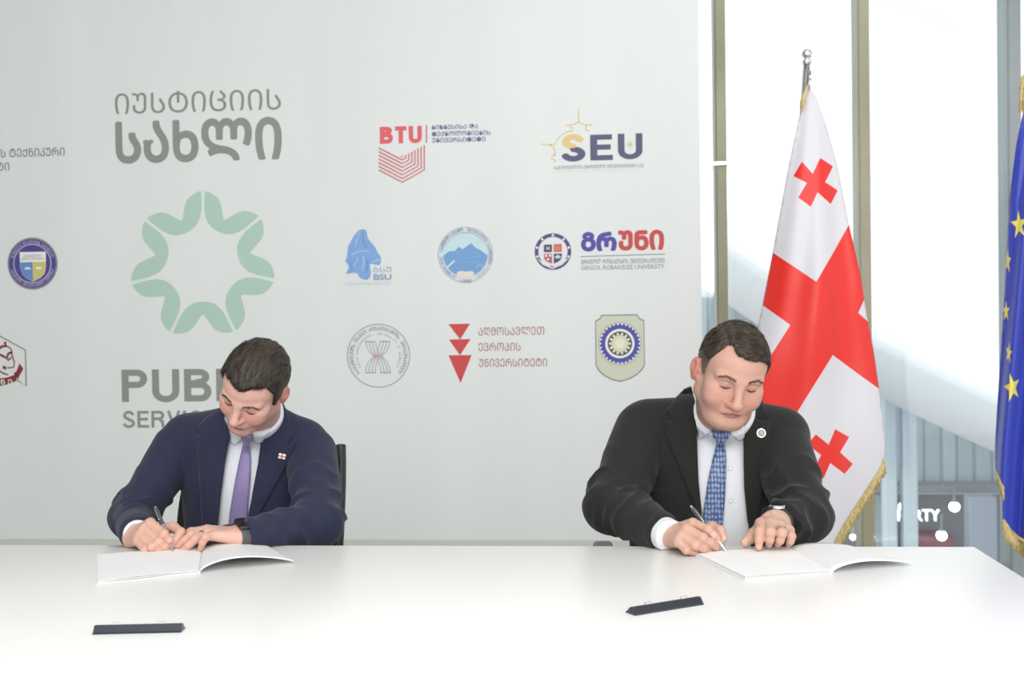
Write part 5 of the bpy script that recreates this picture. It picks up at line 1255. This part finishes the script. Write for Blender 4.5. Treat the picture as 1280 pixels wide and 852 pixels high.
# ---------------------------------------------------------------- what they wear and hold
def child(o, who): keep(o, who['body']); return o
STRAPD = mat('dark_grey_strap', srgb(78, 80, 80), 0.6); GLASSB = mat('black_watch_glass', (0.008, 0.009, 0.012), 0.08); GOLDR = mat('gold_ring', (0.85, 0.72, 0.45), 0.2, 1.0); DARKR = mat('grey_ring', (0.42, 0.42, 0.40), 0.3, 1.0)
# smart watch of the left man
f = L_['hands'][1]; w = np.array(lL['w']); a = np.array(lL['arm']); u = (a-w)/np.linalg.norm(a-w); c = w-u*0.004
o, r, ax, bx = band(f, c, u, 0.024, 0.0025, STRAPD, 'watch_strap'); child(o, L_)
nrm = np.array([-0.05, -0.62, 0.78]); nrm -= u*nrm.dot(u); nrm /= np.linalg.norm(nrm); k = int(np.argmin(np.abs(((np.cos(np.arange(44)*2*math.pi/44)[:, None]*ax+np.sin(np.arange(44)*2*math.pi/44)[:, None]*bx)@nrm)-1))); rr = r[k]
sdv = np.cross(nrm, u); q = c+nrm*(rr+0.0035); cs = frame_box(q, u, sdv, nrm, 0.031, 0.035, 0.0095, mat('watch_case_dark', (0.10, 0.10, 0.11), 0.25, 1.0), 'watch_case', 0.0035); child(cs, L_)
sc_ = frame_box(q+nrm*0.0046, u, sdv, nrm, 0.027, 0.031, 0.0022, GLASSB, 'watch_screen', 0.0008); child(sc_, L_); sc_.parent = cs; sc_.matrix_parent_inverse = cs.matrix_basis.inverted()
sc_.matrix_parent_inverse = (L_['body'].matrix_basis @ cs.matrix_parent_inverse).inverted()
# rings
def finger_ring(who, f, j0, j1, t, m, wd):
    j0, j1 = np.array(j0), np.array(j1); u = j1-j0; c = j0+u*t; o, *_ = band(f, c, u, wd, 0.0011, m, 'finger_ring', 28, 0.0125); child(o, who)
finger_ring(L_, L_['hands'][1], lL['ring'][0], lL['ring'][1], 0.42, DARKR, 0.004)
finger_ring(R__, R__['hands'][1], lR['ring'][0], lR['ring'][1], 0.80, GOLDR, 0.0055)
# wrist watch of the right man
f = R__['hands'][1]; w = np.array(lR['w']); a = np.array(lR['arm']); u = (a-w)/np.linalg.norm(a-w); c = w+u*0.028
o, r, ax, bx = band(f, c, u, 0.014, 0.003, mat('black_leather_strap', (0.03, 0.028, 0.026), 0.5), 'watch_strap'); child(o, R__)
nrm = np.array([-0.05, -0.15, 0.98]); nrm -= u*nrm.dot(u); nrm /= np.linalg.norm(nrm); q = c+nrm*(float(r.mean())+0.004)
b = MB(); b.lathe([(0.013, -0.005), (0.0165, -0.004), (0.0165, 0.001), (0.015, 0.0025)], CHROME, q, 32, nrm); b.lathe([(0.0147, 0.0023), (0.0147, 0.0027), (0.001, 0.0029)], GLASSB, q, 32, nrm); child(b.build('watch_case', auto=40), R__)
# lapel pins
p, n = on_surface(R__['torso'], 951.5, 541, 0.008); b = MB(); b.lathe([(0.0105, -0.002), (0.0115, 0.0), (0.0105, 0.0014), (0.0085, 0.0014)], CHROME, p, 28, n); b.lathe([(0.0084, 0.0012), (0.0075, 0.0022), (0.0045, 0.0022), (0.004, 0.003), (0.0005, 0.0032)], mat('pin_enamel', srgb(176, 172, 160), 0.35), p, 28, n)
for i in range(12):
    t = 2*math.pi*i/12; e1 = np.cross(n, [0, 0, 1]); e1 /= np.linalg.norm(e1); e2 = np.cross(n, e1); b.lathe([(0.0009, 0.001), (0.0009, 0.0026)], BLACKP, p+0.0062*(math.cos(t)*e1+math.sin(t)*e2), 8, n)
child(b.build('lapel_pin', auto=40), R__)
p, n = on_surface(L_['torso'], 352.5, 570, 0.008); e1 = np.cross([0, 0, 1], n); e1 /= np.linalg.norm(e1); e2 = np.cross(n, e1); tl = math.radians(-14); e1, e2 = e1*math.cos(tl)+e2*math.sin(tl), e2*math.cos(tl)-e1*math.sin(tl)
pm = frame_box(p, e1, e2, n, 0.0165, 0.0125, 0.0022, mat('pin_white', srgb(240, 236, 232), 0.3), 'lapel_pin', 0.0006); child(pm, L_)
b = MB(); Rm = Matrix([[e1[i], e2[i], n[i]] for i in range(3)]); PR = mat('pin_red', srgb(206, 60, 56), 0.3)
b.box((-0.0082, -0.0013, 0.0008), (0.0082, 0.0013, 0.0015), PR, 0, Rm, p); b.box((-0.0013, -0.006, 0.0008), (0.0013, 0.006, 0.0016), PR, 0, Rm, p)
o = b.build('pin_cross'); child(o, L_)
# shirt buttons
for who, pts in ((R__, [(913, 585), (913, 625)]),):
    for x, y in pts:
        p, n = on_surface(who['shirt'], x, y, 0.001); b = MB(); b.lathe([(0.005, 0), (0.0055, 0.0012), (0.0045, 0.002), (0.0035, 0.0014)], SHIRT, p, 16, n); child(b.build('shirt_button', auto=40), who)
SILV = mat('silver_lacquer', (0.62, 0.63, 0.68), 0.22, 0.8); DKG = mat('dark_grip', (0.09, 0.09, 0.10), 0.35)
pen(T(217, 690, 0.006), P(194, 633.5, YL+0.075), SILV, 'silver ballpoint pen with dark barrel in the hand of the man in navy', DKG)
pen(T(909.5, 690.5, 0.006), P(863, 632, YR+0.055), SILV, 'silver and black ballpoint pen in the hand of the man in charcoal', DKG)
